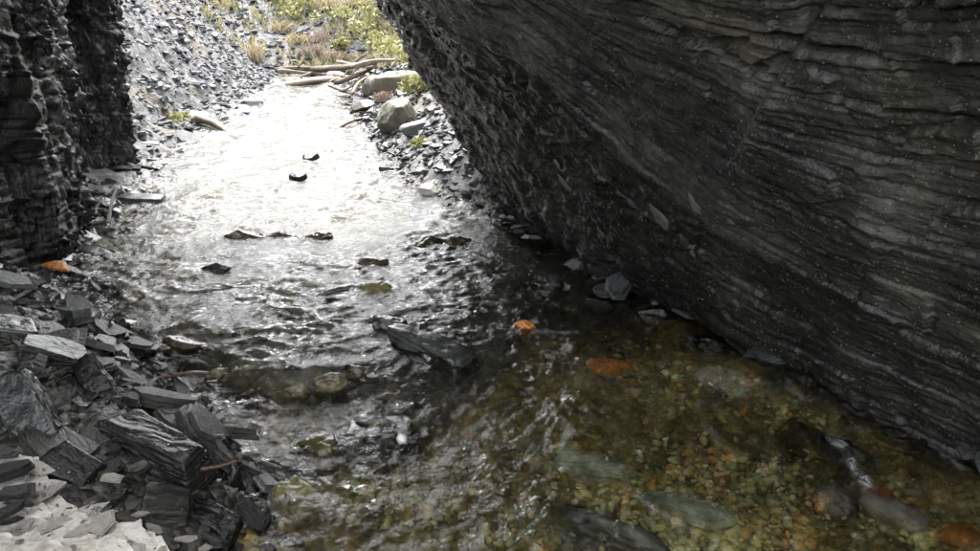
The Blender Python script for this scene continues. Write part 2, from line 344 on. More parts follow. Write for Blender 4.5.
# ------------------------------------------------------------------ the water
FOAM = [((848, 468), (866, 494), .016, .9), ((540, 338), (575, 336), .018, .4), ((640, 505), (690, 540), .014, .45), ((935, 455), (960, 480), .014, .4)]
def build_water():
    xs = np.linspace(-3.2, 2.3, 460); ys = np.concatenate([np.linspace(-6, 1.5, 60)[:-1], np.linspace(1.5, 6.5, 420)[:-1], np.linspace(6.5, 12.6, 300)])
    X, Y = np.meshgrid(xs, ys, indexing='ij'); Q = np.stack([X.ravel(), Y.ravel(), 0*X.ravel()], 1)
    warp = np.stack([fbm(Q*2.2, 2, 31), fbm(Q*2.2+9, 2, 32), 0*Q[:, 0]], 1)
    rough = np.clip(.82+.15*sstep(3.0, 2.6, Q[:, 1])+.6*sstep(-.2, .5, Q[:, 0])*sstep(3.4, 2.6, Q[:, 1])+1.25*fbm(Q*np.array((2.6, 1.0, 1))+.35*fbm(Q*1.5, 2, 56)[:, None], 3, 55), .18, 1.9)+.35*np.exp(-((Q[:, 1]-2.85)/.3)**2)
    P = Q+.14*warp
    w = .016*fbm(P*np.array((2.6, 3.4, 1)), 2, 41)
    def ridge(p, s, seed): return 1-2*np.abs(gnoise(p*s, seed))*1.4
    w += (.4+.6*rough)*(.017+.008*sstep(4.5, 6.5, Q[:, 1]))*ridge(P*np.array((.8, 1.35, 1)), 3.6, 47)
    w += rough*.011*ridge(P*np.array((1, 1.25, 1)), 7.5, 43)
    w += rough*.0085*ridge(P*np.array((1, 1.2, 1))+.5*w[:, None], 15, 44)
    w += rough*.0034*ridge(P, 29, 45)
    Z = zwater(X, Y).ravel()+w-.004
    V = np.stack([Q[:, 0], Q[:, 1], Z], 1); F = grid_faces(len(xs), len(ys))
    me = np_mesh('stream_water', V, F)
    foam = np.zeros(len(V))
    for a, b, rad, amp in FOAM:
        A = whit(*a)[:2]; B = whit(*b)[:2]; d = B-A
        t = np.clip(((Q[:, :2]-A)@d)/(d@d), 0, 1); dist = np.linalg.norm(Q[:, :2]-A-t[:, None]*d, axis=1)
        foam = np.maximum(foam, amp*np.exp(-(dist/rad)**2))
    put_attr(me, 'foam', foam)
    o = add('water', me, 'water'); kind(o, 'structure'); return o
build_water()

# ------------------------------------------------------------------ rock faces
def smooth_path(pts, n):
    pts = np.asarray(pts, float); d = np.r_[0, np.cumsum(np.linalg.norm(np.diff(pts, axis=0), axis=1))]
    t = np.linspace(0, d[-1], n); out = np.stack([np.interp(t, d, pts[:, k]) for k in range(pts.shape[1])], 1)
    w = max(3, n//28); ker = np.hanning(w+2)[1:-1]; ker /= ker.sum()
    pad = np.pad(out, ((w, w), (0, 0)), mode='reflect', reflect_type='odd')
    return np.stack([np.convolve(pad[:, k], ker, 'same')[w:-w] for k in range(pts.shape[1])], 1), t
def normals(G):
    du = np.gradient(G, axis=0); dv = np.gradient(G, axis=1); n = np.cross(du, dv)
    return n/np.maximum(np.linalg.norm(n, axis=-1, keepdims=True), 1e-9)

def split_cells(name, V, F, cell, strata, mat, parent, minfaces=60, band_=None):
    """one child mesh for each slab of the rock face"""
    fc = cell[F[:, 0]]; ids, cnt = np.unique(fc, return_counts=True)
    small = set(ids[cnt < minfaces].tolist())
    if small:
        fc = np.where(np.isin(fc, list(small)), -1, fc)
    out = []
    for c in np.unique(fc):
        f = F[fc == c]; u, inv = np.unique(f, return_inverse=True)
        me = np_mesh(name, V[u], inv.reshape(f.shape), smooth=name != 'rock_slab'); put_attr(me, 'strata', strata[u])
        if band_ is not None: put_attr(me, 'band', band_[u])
        out.append(add(name, me, mat, parent))
    return out

def layer_cells(s, u, cuts, jmin, jmax, seed, spread):
    """layer number, joint number and offset of each point"""
    r = np.random.default_rng(seed); L = np.searchsorted(cuts, s); off = np.zeros(len(s)); cell = np.zeros(len(s), np.int64)
    edge = np.full(len(s), 99.0); cuts_ = np.r_[cuts[0]-30, cuts, cuts[-1]+30]
    for k in range(len(cuts)+1):
        m = L == k
        js = np.cumsum(r.uniform(jmin, jmax, 60))-r.uniform(0, jmax)-1; o = r.uniform(-1, 1, 62)*spread; tl = r.uniform(-.6, 1, 62)*spread
        if not m.any(): continue
        uu = u[m]; J = np.searchsorted(js, uu)
        a, b = cuts_[k], cuts_[k+1]; fr = (s[m]-a)/(b-a)
        off[m] = o[J]+tl[J]*(fr-.5)
        cell[m] = k*100+J
        edge[m] = np.minimum(s[m]-a, b-s[m])
    return cell, off, edge

TRACE = [(46, [(572, 0), (607, 8), (643, 10), (669, 23), (704, 41), (745, 44), (786, 45), (850, 46)]),
         (93, [(786, 77), (827, 87), (863, 94), (903, 99), (965, 104)]),
         (143, [(674, 77), (720, 97), (755, 107), (786, 122), (837, 140), (868, 148), (914, 158), (975, 176)]),
         (167, [(755, 122), (806, 148), (847, 166), (888, 179), (939, 194)]),
         (233, [(773, 198), (809, 216), (852, 234), (889, 249), (925, 260), (969, 278)]),
         (325, [(480, 23), (511, 66), (556, 107), (582, 135), (633, 163), (684, 189), (729, 213), (790, 250), (850, 283), (910, 315), (978, 350)]),
         (400, [(560, 190), (640, 240), (720, 285), (790, 322), (850, 352), (920, 390), (978, 422)]),
         (250, [(560, 60), (620, 105), (700, 150), (760, 185)]), (0, [(700, -10), (800, -5), (900, 5), (975, 12)])]

BLOCKS = [([(914, 127), (935, 125), (990, 126), (990, 153), (939, 148), (914, 143)], .026), ([(940, 203), (990, 206), (990, 243), (934, 232)], .024),
          ([(640, 12), (672, 22), (706, 39), (748, 37), (752, 46), (705, 52), (665, 36)], -.035), ([(792, 80), (812, 62), (840, 76), (828, 90)], .016),
          ([(694, 52), (735, 50), (738, 61), (694, 62)], -.02), ([(745, 66), (788, 52), (786, 64), (748, 77)], -.024), ([(904, -5), (940, -5), (936, 6), (915, 8)], -.03),
          ([(790, 2), (828, -4), (814, 20), (795, 24)], -.02), ([(756, 126), (800, 147), (840, 165), (850, 190), (800, 196), (745, 168)], .014), ([(560, 60), (610, 80), (650, 110), (630, 125), (580, 95)], -.012),
          ([(850, 96), (905, 100), (965, 94), (960, 118), (870, 122)], .012), ([(810, 205), (860, 224), (900, 240), (880, 262), (820, 240)], .012), ([(640, 215), (700, 222), (690, 250), (650, 244)], .018),
          ([(730, 250), (780, 285), (760, 300), (722, 275)], -.014), ([(860, 290), (930, 315), (925, 335), (865, 315)], .014), ([(600, 180), (640, 195), (635, 222), (596, 205)], -.016), ([(880, 40), (960, 30), (970, 52), (890, 62)], .012)]
def build_right_wall():
    foot = [(4.4, -1.2), (3.3, -.6), (2.72, .1), (1.55, 2.3), (1.10, 3.02), (.66, 3.85), (.32, 4.55), (.07, 5.2), (.12, 5.62), (.5, 6.0), (1.3, 6.4), (2.4, 6.9)]
    NU, NV = 860, 640
    path, t = smooth_path(foot, NU)
    tg = np.gradient(path, axis=0); tg /= np.linalg.norm(tg, axis=1, keepdims=True)
    nin = np.stack([-tg[:, 1], tg[:, 0]], 1)            # into the grotto
    prof = [(-.10, -.45), (0, 0), (.25, .5), (.74, 1.4), (1.22, 2.1), (2.0, 2.75), (3.0, 3.15), (4.6, 3.45)]
    # dense where the photograph sees it
    pp, tv = smooth_path(prof, 900)
    dens = np.where(pp[:, 1] < 1.75, 1.0, .25); cum = np.cumsum(dens); cum = (cum-cum[0])/(cum[-1]-cum[0])
    ti = np.interp(np.linspace(0, 1, NV), cum, np.linspace(0, 1, 900)); pr = np.stack([np.interp(ti, np.linspace(0, 1, 900), pp[:, k]) for k in (0, 1)], 1)
    du = np.where((path[:, 1] > .9) & (path[:, 1] < 5.9), 1.0, .3); cu = np.cumsum(du); cu = (cu-cu[0])/(cu[-1]-cu[0])
    ui = np.interp(np.linspace(0, 1, NU), cu, np.linspace(0, 1, NU))
    path = np.stack([np.interp(ui, np.linspace(0, 1, NU), path[:, k]) for k in (0, 1)], 1); nin = np.stack([np.interp(ui, np.linspace(0, 1, NU), nin[:, k]) for k in (0, 1)], 1)
    nin /= np.linalg.norm(nin, axis=1, keepdims=True); t = np.interp(ui, np.linspace(0, 1, NU), t)
    fy = path[:, 1][:, None]; pz = pr[:, 1][None, :]; sh = pr[:, 0][None, :]*np.ones_like(fy)
    roof = np.maximum(sh-.9, 0)
    keep = (.08+.92*sstep(1.5, 3.2, fy))*(1-.93*sstep(5.15, 5.75, fy))          # roof spans the grotto; its unseen near end is cut back to admit skylight
    sh = np.minimum(sh, .9)*(1-.35*sstep(5.3, 6.2, fy))+roof*keep
    hi = sstep(.8, 2.6, sh)[..., None]
    d = nin[:, None, :]*(1-hi)+np.array((-1.0, .05))*hi
    XY = path[:, None, :]+d*sh[..., None]
    Z = np.broadcast_to(pz, sh.shape)+0.9*(np.maximum(pr[:, 0]-.9, 0)[None, :]*(1-keep))*.8
    G = np.concatenate([XY, Z[..., None]], -1); N = normals(G)
    if N[NU//2, NV//3, 0] > 0: N = -N
    U = np.broadcast_to(t[:, None], sh.shape).ravel(); Vv = np.broadcast_to((np.linspace(0, 1, NV)*1.0)[None, :], sh.shape).ravel(); arc = np.broadcast_to(ti[None, :], sh.shape).ravel()*6.2
    P = G.reshape(-1, 3); Nn = N.reshape(-1, 3)
    px, py, dep = project(P); ok = (dep > .3) & (px > 300) & (px < 1100) & (py > -80) & (py < 600)
    idx = np.nonzero(ok)[0]; Qx, Qy = px[idx], py[idx]
    A, bb = [], []
    for s, pl in TRACE:
        q, _ = smooth_path(pl, 26)
        for (x, y) in q:
            dd = (Qx-x)**2+(Qy-y)**2; near = idx[dd < max(dd.min()*1.5, 9)]
            k = near[np.argmin(dep[near])]; A.append((U[k], arc[k])); bb.append(s)
    A = np.array(A); bb = np.array(bb); c0 = A.mean(0); sc = A.std(0)*1.8
    def basis(uv):
        q = (uv-c0)/sc; lim = np.clip(q, -1.35, 1.35); a, b = lim[:, 0], lim[:, 1]
        return np.stack([a**0, a, b, a*a, a*b, b*b, a**3, a*a*b, a*b*b, b**3], 1), q-lim
    B, _ = basis(A); reg = np.diag([0, 0, 0, .3, .3, .3, 9, 9, 9, 9])*.8
    co = np.linalg.solve(B.T@B+reg, B.T@bb)
    print('strata fit residual', np.abs(B@co-bb).mean())
    B, ex = basis(np.stack([U, arc], 1)); s = B@co+ex[:, 0]*co[1]+ex[:, 1]*co[2]
    UV = np.stack([U, arc, 0*U], 1)
    s = s+3*fbm(UV*1.0, 2, 71)+1.6*fbm(UV*np.array((5, 5, 1)), 3, 72)+1.1*fbm(UV*np.array((22, 22, 1)), 3, 70)
    s_raw = s
    r = np.random.default_rng(5); extra = []; x = -700.0
    while x < 1100: x += r.uniform(10, 40); extra.append(x)
    keys = np.array([0, 46, 93, 143, 167, 233, 325, 400.]); extra = np.array([e for e in extra if np.abs(keys-e).min() > 7]); cuts = np.sort(np.r_[keys, extra])
    uw = U+.05*fbm(np.stack([s*.03, U*2, 0*U], 1), 2, 73)
    cell, off, edge = layer_cells(s, uw, cuts, .10, .7, 11, .0095)
    # fine lamination
    fine = np.cumsum(r.uniform(2.5, 8, 420))-700
    _, off2, edge2 = layer_cells(s+1.2*fbm(UV*np.array((10, 10, 1)), 2, 74), uw+.3, fine, .06, .35, 12, .0030)
    lam = fbm(np.stack([s*.16, U*5, arc*1.2], 1), 4, 75)*.0045
    lump = fbm(P*1.1, 2, 76)*.07+fbm(P*4.2, 4, 77)*.024+fbm(P*17, 3, 81)*.006
    iskey = np.min(np.abs(s[:, None]-keys[None, :]), axis=1)
    crk = fbm(np.stack([U*2.3, s*.01, 0*U], 1), 2, 79)
    groove = -.055*np.exp(-(iskey/2.0)**2)*sstep(-.20, .10, crk)-.010*np.exp(-(edge/1.1)**2)*sstep(-.1, .3, fbm(np.stack([U*1.7, s*.03, 0*U], 1), 2, 83))
    kd = np.where(s[:, None] <= keys[None, :], keys[None, :]-s[:, None], 999.0).min(1)      # distance up from the next open crack
    groove = groove-.045*np.exp(-(iskey/3.2)**2)*sstep(-.05, .25, crk)+.020*np.exp(-kd/16)*sstep(-.2, .15, crk)
    # the rubbly band under the main crack
    rub = sstep(330, 350, s)*sstep(t[np.argmin(np.abs(path[:, 1]-2.9))], t[np.argmin(np.abs(path[:, 1]-4.0))], U)
    rubble = rub*(.055*np.abs(fbm(P*np.array((5, 5, 9)), 4, 78))-.01)
    # the long joint across the face: the rock on its far side sits back
    jp, _ = smooth_path([(836, -6), (813, 22), (787, 73), (773, 96), (747, 142), (729, 166)], 30); ju = []
    for (x, y) in jp:
        dd = (Qx-x)**2+(Qy-y)**2; near = idx[dd < max(dd.min()*1.5, 9)]; k = near[np.argmin(dep[near])]; ju.append((arc[k], U[k]))
    ju = np.array(sorted(ju)); dj = U-np.interp(arc, ju[:, 0], ju[:, 1])-.02*fbm(np.stack([arc*6, 0*U, 0*U], 1), 3, 91)
    joint = -.030*sstep(0, .014, dj)*np.exp(-(np.maximum(dj, 0)/.45)**2)*sstep(ju[0, 0]-.12, ju[0, 0]+.06, arc)
    # blocks that stand proud or have dropped out
    wob = 2.2*fbm(P*14, 3, 92); qx, qy = px+wob, py+1.4*fbm(P*16, 3, 93)
    def inside(poly):
        m = np.zeros(len(qx), bool); k = len(poly)
        for i in range(k):
            (x1, y1), (x2, y2) = poly[i], poly[(i+1) % k]; c = (y1 > qy) != (y2 > qy); m ^= c & (qx < (x2-x1)*(qy-y1)/((y2-y1) or 1e-9)+x1)
        return m & (dep > .3)
    for poly, h in BLOCKS: joint = joint+h*inside(poly)
    dsp = off*(1-.35*rub)+off2*(1-.5*rub)+lam+lump+groove+rubble+joint
    dsp *= 1-.0*U
    edgefar = 0.05*fbm(P*6, 4, 80)*sstep(4.6, 5.1, P[:, 1]); dsp = dsp+edgefar
    Vd = P+Nn*dsp[:, None]
    F = grid_faces(NU, NV)
    # slabs: the traced layers, cut by joints
    bigcut = np.array([-200, -60, 0, 46, 93, 143, 167, 200, 233, 280, 325, 362, 400, 440, 500, 600.])
    cell2, _, _ = layer_cells(s, uw, bigcut, .9, 1.8, 21, .01)
    strata = np.stack([s, U, arc], 1); BAND = rub
    root = add('rock_wall', None, None, loc=(.9, 3.2, 0)); tag(root, 'overhanging wall of dark wet layered slate leaning over the stream', 'rock wall')
    yU = lambda y: t[np.argmin(np.abs(path[:, 1]-y))]
    shade_wet = np.maximum(sstep(300, 350, s+14*fbm(P*2, 3, 95))*sstep(yU(1.9), yU(3.6), U), .75*sstep(.55, .05, P[:, 2]+.15*fbm(P*3, 3, 96)))  # painted shade under the main crack; darker wet rock near the waterline
    ch = split_cells('rock_slab', Vd, F, cell2, strata, 'wall', root, 300, shade_wet)
    for c in ch: c.matrix_parent_inverse = Matrix.Translation((-.9, -3.2, 0))
    return root, Vd, Nn, px, py, dep
RW, RWV, RWN, _, _, _ = build_right_wall()
_rpx, _rpy, _rdep = project(RWV)
def wall_at(x, y):
    d = (_rpx-x)**2+(_rpy-y)**2; d = np.where(_rdep > .3, d, 1e9); c = np.nonzero(d < max(d.min()*1.3, 6))[0]
    k = c[np.argmin(_rdep[c])]; return RWV[k], RWN[k]

def build_left_wall():
    specs = [('rock_wall', [(-4.4, .2), (-3.2, 1.0), (-2.75, 2.2), (-2.34, 3.2), (-2.28, 3.9), (-2.36, 4.5), (-2.46, 4.86), (-2.75, 5.05), (-3.3, 5.15), (-4.2, 5.2)], 'dark dripping rock face with ragged pale edge beside the slate bank', 90, 0),
             ('rock_wall', [(-3.9, 5.2), (-3.35, 5.5), (-2.98, 5.72), (-2.78, 5.98), (-2.80, 6.3), (-3.05, 6.55), (-3.5, 6.75), (-4.4, 7.1)], 'shaggy rock buttress where the scree slope begins', 130, 40)]
    for name, foot, lab, seed, so_ in specs:
        NU, NV = 340, 330
        path, t = smooth_path(foot, NU); tg = np.gradient(path, axis=0); tg /= np.linalg.norm(tg, axis=1, keepdims=True); nin = np.stack([tg[:, 1], -tg[:, 0]], 1)
        zz = np.r_[np.linspace(-.35, 2.3, 290), np.linspace(2.34, 4.4, 40)]
        shf = .03*np.maximum(zz, 0)+.30*np.maximum(zz-1.9, 0)
        G = np.zeros((NU, NV, 3)); G[..., :2] = path[:, None, :]+nin[:, None, :]*shf[None, :, None]; G[..., 2] = zz[None, :]
        N = np.zeros_like(G); N[..., :2] = nin[:, None, :]
        P = G.reshape(-1, 3); Nn = N.reshape(-1, 3); U = np.repeat(t, NV); Zz = P[:, 2]
        s = Zz*330+18*fbm(P*1.1, 3, seed)+6*fbm(P*5, 3, seed+1)+22*U
        r = np.random.default_rng(seed); cuts = np.cumsum(r.uniform(10, 34, 90))-250
        uw = U+.05*fbm(np.stack([s*.03, U*2, 0*U], 1), 2, seed+3)
        cell, off, edge = layer_cells(s, uw, cuts, .12, .6, seed+4, .014)
        colm = fbm(np.stack([U*3.2, Zz*.5, 0*U], 1), 3, seed+5)*.12
        drape = np.abs(fbm(np.stack([U*17, Zz*2.4, 0*U], 1), 5, seed+6, .64))*.17
        sh = sstep(-.15, .25, fbm(np.stack([U*1.8, Zz*.9, 0*U], 1), 3, seed+7)+(.25 if so_ else 0))
        # the outer corner carries the ragged growth
        corner = np.exp(-((P[:, 1]-(4.65 if not so_ else 6.1))/.45)**2); sh = np.clip(sh*.75+corner, 0, 1)
        d = colm+off*(1-.6*sh)+sh*(drape+.05*fbm(P*np.array((24, 24, 11)), 4, seed+8, .65))+fbm(P*np.array((4, 4, 2.2)), 4, seed+9)*.09+.02*fbm(P*14, 3, seed+11)-.010*np.exp(-(edge/1.5)**2)
        Vd = P+Nn*d[:, None]+np.stack([0*d, 0*d, -.3*sh*drape], 1)
        F = grid_faces(NU, NV)[:, ::-1]
        big = np.array([-80, 60, 200, 330, 470, 620, 780, 960, 1200.]); c2, _, _ = layer_cells(s, uw, big, .8, 1.5, seed+10, .01)
        ragged = (sh > .55); c2 = np.where(ragged, 100000+(np.floor(Zz/.6)).astype(int), c2)
        root = add(name, None, None, loc=(foot[3][0], foot[3][1], 0)); tag(root, lab, 'rock wall')
        fcell = c2
        a = split_cells('rock_slab', Vd, F[~ragged[F[:, 0]]], fcell, np.stack([s, U, Zz], 1), 'cliff', root, 150)
        b = split_cells('hanging_growth', Vd, F[ragged[F[:, 0]]], fcell, np.stack([s, U, Zz], 1), 'hang', root, 40)
        for c in a+b: c.matrix_parent_inverse = Matrix.Translation((-foot[3][0], -foot[3][1], 0))
build_left_wall()

# ------------------------------------------------------------------ loose rock
def ico(sub):
    bm = bmesh.new(); bmesh.ops.create_icosphere(bm, subdivisions=sub, radius=1); V = np.array([v.co[:] for v in bm.verts]); F = np.array([[v.index for v in f.verts] for f in bm.faces]); bm.free(); return V, F
ICO = {k: ico(k) for k in (1, 2, 3, 4, 5, 6)}
def rock_mesh(name, dims, seed, sub=4, nplanes=14, rnd=.0, strata=.0, rough=.03, flat=None, mat=None, boxy=False):
    """a faceted stone: a ball cut by planes, then weathered; dims are half sizes"""
    r = np.random.default_rng(seed); D, F = ICO[sub]
    n = r.normal(size=(nplanes, 3)); n /= np.linalg.norm(n, axis=1, keepdims=True); dd = r.uniform(.62, .95, nplanes)
    if boxy:
        bx = np.array([(1, .1, .15), (-1, .05, -.2), (.1, 1, .1), (0, -1, .25), (.05, .1, 1), (0, -.1, -1)]); bx += r.normal(size=bx.shape)*.12
        bx /= np.linalg.norm(bx, axis=1, keepdims=True); n = np.r_[n[:max(4, nplanes-6)], bx]; dd = np.r_[r.uniform(.8, 1.05, max(4, nplanes-6)), np.full(6, .68)]
    c = D@n.T; q = np.where(c > .05, dd[None, :]/np.maximum(c, .05), 9); rad = np.minimum(q.min(1), 1.25)
    if rnd: rad = rad*(1-rnd)+rnd*.85
    V = D*rad[:, None]*np.asarray(dims)
    m = max(dims)
    nrm = D/np.asarray(dims); nrm /= np.linalg.norm(nrm, axis=1, keepdims=True)
    q = V/m
    d = rough*fbm(q*3.1+seed, 4, seed % 97)
    if strata:
        lay = q[:, 2]*(26 if sub < 6 else 44)+1.5*fbm(q*2.3+seed, 3, 5); d = d+strata*(np.round(lay+.25*np.sin(lay*6.28))*.0+gnoise(np.stack([lay, q[:, 0]*2.2, q[:, 1]*2.2], 1), seed % 89)*1.6)
        horiz = 1-np.abs(nrm[:, 2])**2; d = d*(.35+.65*horiz)
    V = V+nrm*(d*m)[:, None]
    me = np_mesh(name, V, F); 
    if mat: me.materials.append(M[mat])
    return me
def shard_mesh(name, seed, mat, aspect=.6, thick=.16):
    """a broken flake of slate: two or three laminae, angular outline (unit length 1)"""
    r = np.random.default_rng(seed); k = r.integers(6, 9); an = np.sort(r.uniform(0, 2*math.pi, k)+0); an = np.linspace(0, 2*math.pi, k, endpoint=False)+r.uniform(-.3, .3, k)
    rad = r.uniform(.36, .56, k); base = np.stack([np.cos(an)*rad, np.sin(an)*rad*aspect], 1)
    bm = bmesh.new(); lays = r.integers(2, 4); z = -thick/2; V = []; rings = []
    cur = base.copy()
    for l in range(lays):
        h = thick/lays*r.uniform(.7, 1.3); ins = r.uniform(.86, 1.0, k)[:, None]; cur2 = cur*ins
        tlt = r.uniform(-.05, .05, 2)
        for zz, sh in ((z, cur2), (z+h, cur2*r.uniform(.95, 1.0, k)[:, None])):
            rings.append([bm.verts.new((p[0], p[1], zz+p@tlt)) for p in sh])
        z += h; cur = cur2*r.uniform(.82, .99, k)[:, None]+r.uniform(-.03, .03, 2)
    bm.faces.new(rings[0][::-1]); bm.faces.new(rings[-1])
    for a, b in zip(rings[:-1], rings[1:]):
        for i in range(k): bm.faces.new((a[i], a[(i+1) % k], b[(i+1) % k], b[i]))
    me = bpy.data.meshes.new(name); bm.to_mesh(me); bm.free(); me.materials.append(M[mat]); me['asp'] = float(aspect); return me
SH = {m: [shard_mesh('slate_shard', 100+i*7+hash_, m, .35+.5*random.random(), .05+.09*random.random()) for i in range(12)] for hash_, m in ((0, 'scree'), (5, 'shale'), (1, 'black'), (2, 'fore'), (3, 'bluegrey'), (4, 'pale'))}

def slope_normal(x, y):
    e = .06; a = float(ground(np.array([x+e]), np.array([y]))[0]-ground(np.array([x-e]), np.array([y]))[0])/(2*e); b = float(ground(np.array([x]), np.array([y+e]))[0]-ground(np.array([x]), np.array([y-e]))[0])/(2*e)
    return Vector((-a, -b, 1)).normalized()
def lay_rot(nrm, yaw, tilt, rnd):
    q = Vector((0, 0, 1)).rotation_difference(nrm.lerp(Vector((0, 0, 1)), .3).normalized())
    e = Euler((rnd.uniform(-tilt, tilt), rnd.uniform(-tilt, tilt), yaw)).to_quaternion()
    return (q @ e).to_euler()

SIL = ([0, 50, 85, 130, 160, 190, 215, 240, 260], [392, 420, 440, 446, 458, 474, 495, 520, 545])   # outline of the overhang
def on_slab(x, y): return y > np.interp(x, [-80, 0, 40, 55, 80, 120, 165, 180], [430, 440, 445, 480, 490, 500, 522, 570])
def visible(P, margin=4, noslab=True):
    x, y, d = project(np.array(P)); 
    if d < .3 or x < -margin or x > W0+margin or y < -margin or y > H0+margin: return False
    if noslab and on_slab(x, y): return False
    if P[1] > 5.0 and y < 262 and x > np.interp(y, *SIL)-2: return False
    return True

def ADJ(m, s, sizes, me):
    size = 'large' if s > sizes[0]+.45*(sizes[1]-sizes[0]) else ('middling' if s > sizes[0]+.12*(sizes[1]-sizes[0]) else 'small')
    d = me.get('asp', .6); return size+' '+('narrow' if d < .5 else 'broad')+' '+{'scree': 'grey', 'shale': 'dull charcoal', 'bluegrey': 'blue-grey', 'black': 'black', 'fore': 'dark grey'}[m]
def scatter(n, sampler, sizes, mats, label, group, name='slate_shard', tilt=.35, yawf=None, lift=.25, seed=1, cat='stone', lean=None):
    rd = random.Random(seed); k = 0; tries = 0
    while k < n and tries < n*30:
        tries += 1
        x, y = sampler(rd); s = sizes[0]+(sizes[1]-sizes[0])*rd.random()**2.2
        z = float(ground(np.array([x]), np.array([y]))[0])
        if not visible((x, y, z+.02)): continue
        m = rd.choice(mats); me = rd.choice(SH[m])
        yaw = yawf(rd) if yawf else rd.uniform(0, 6.28)
        o = add(name, me, m, loc=(x, y, z+lift*s*.25), rot=lay_rot(slope_normal(x, y) if lean is None else slope_normal(x, y).lerp(Vector(lean).normalized(), rd.uniform(.5, 1.1)), yaw, tilt, rd), sc=(s, s, s*rd.uniform(.7, 1.5)))
        tag(o, label % ADJ(m, s, sizes, me), cat, group); k += 1

def band(y0, y1, side, d0, d1, pw=1.0):
    def f(rd):
        y = y0+(y1-y0)*rd.random(); t = d0+(d1-d0)*rd.random()**pw
        return (float(xl(y))-t, y) if side < 0 else (float(xr(y))+t, y)
    return f
scatter(60, band(5.9, 11.8, -1, -.12, 1.3, 1.5), (.12, .36), ['scree', 'scree', 'bluegrey'], '%s slate flake on the scree shore below the hanging buttress', 'slate flakes on the far left shore', seed=3)
scatter(85, band(4.8, 10.4, 1, -.22, 1.15, 1.2), (.08, .20), ['shale', 'shale', 'scree', 'bluegrey'], '%s slate flake on the shore beyond the overhanging wall', 'slate flakes on the shore beyond the overhang', seed=4, yawf=lambda r: r.uniform(-.3, .9))
scatter(60, band(3.15, 5.4, -1, -.30, .75, 1.0), (.11, .32), ['black', 'black', 'bluegrey'], '%s wet slate flake on the bank under the dripping rock face', 'black slate flakes under the dripping rock face', seed=5, yawf=lambda r: r.uniform(-.8, .2), tilt=.16, lean=(.72, .05, .70))
scatter(70, band(1.35, 3.2, -1, -.06, 1.5, 1.1), (.13, .36), ['fore', 'fore', 'black'], '%s broken slate flake in the heap behind the pale slab', 'broken slate in the heap behind the pale slab', seed=6, yawf=lambda r: r.gauss(-.55, .35), tilt=.28)

scatter(26, lambda r: (lambda y: (float(np.interp(y, [1.8, 2.3, 3.02, 3.85, 4.55, 5.2], [1.82, 1.55, 1.10, .66, .32, .07]))+r.uniform(-.20, .02), y))(r.uniform(2.0, 5.1)), (.09, .24), ['black', 'bluegrey', 'shale'], '%s slate piece fallen at the waterline of the overhanging wall', 'slate pieces fallen at the foot of the overhang', seed=8, lift=2.6, tilt=.4)
# big pieces of the heap: (px, py, lift, half sizes, euler, material, label, name)
def stone(px, py, dims, rot, mat, label, cat='stone', name='rock', dz=0.0, seed=1, fn=None, **kw):
    p = hit(px, py, dz) if fn is None else fn(px, py, dz)
    o = add(name, rock_mesh(name, dims, seed, mat=mat, **kw), mat, loc=tuple(p), rot=rot); tag(o, label, cat); return o
stone(163, 455, (.21, .085, .10), (.25, .22, -.42), 'fore', 'large tapering grey slate block in the heap, a ridge along its top', 'rock', 'slate_block', .035, 11, boxy=True, sub=6, nplanes=16, strata=.03, rough=.05)
stone(30, 422, (.16, .09, .05), (.5, .5, -.75), 'black', 'dark slab with shiny lengthwise streaks dipping into the slate heap', 'rock', 'slate_block', .015, 12, boxy=True, sub=6, nplanes=16, strata=.03, rough=.05)
stone(55, 362, (.15, .10, .09), (.2, .35, .5), 'fore', 'blunt triangular grey block at the top of the slate heap', 'rock', 'slate_block', .005, 13, boxy=True, sub=6, nplanes=15, strata=.03, rough=.05)
stone(100, 392, (.17, .06, .05), (.4, .45, -.7), 'fore', 'long striped slate block beside the blunt triangular block', 'rock', 'slate_block', .005, 14, boxy=True, sub=6, nplanes=16, strata=.045, rough=.05)
stone(228, 465, (.12, .035, .05), (.1, .55, -.95), 'fore', 'narrow upright slate slab leaning at the edge of the water', 'rock', 'slate_block', .0, 15, boxy=True, sub=5, nplanes=16, strata=.03, rough=.05)
stone(75, 470, (.10, .08, .04), (.25, .3, -.3), 'fore', 'small grey block wedged between the pale slab and the large block', 'rock', 'slate_block', .005, 16, boxy=True, sub=5, nplanes=16, strata=.03, rough=.05)
stone(165, 510, (.09, .08, .06), (.3, .4, .2), 'fore', 'squat cracked slate block under the large tapering block', 'rock', 'slate_block', .005, 17, boxy=True, sub=5, nplanes=16, strata=.03, rough=.05)
stone(215, 525, (.10, .07, .05), (.2, .3, -.3), 'fore', 'layered slate block at the waterside foot of the heap', 'rock', 'slate_block', .0, 18, boxy=True, sub=5, nplanes=16, strata=.03, rough=.05)
stone(190, 405, (.14, .05, .04), (.3, .5, -.7), 'black', 'black wet slate block half in the water above the leaning slab', 'rock', 'slate_block', .02, 19, boxy=True, sub=5, nplanes=16, strata=.03, rough=.05)
stone(12, 330, (.12, .09, .05), (.2, .3, .4), 'black', 'glossy wet slate block at the foot of the dripping rock face', 'rock', 'slate_block', .005, 20, boxy=True, sub=5, nplanes=16, strata=.03, rough=.05)

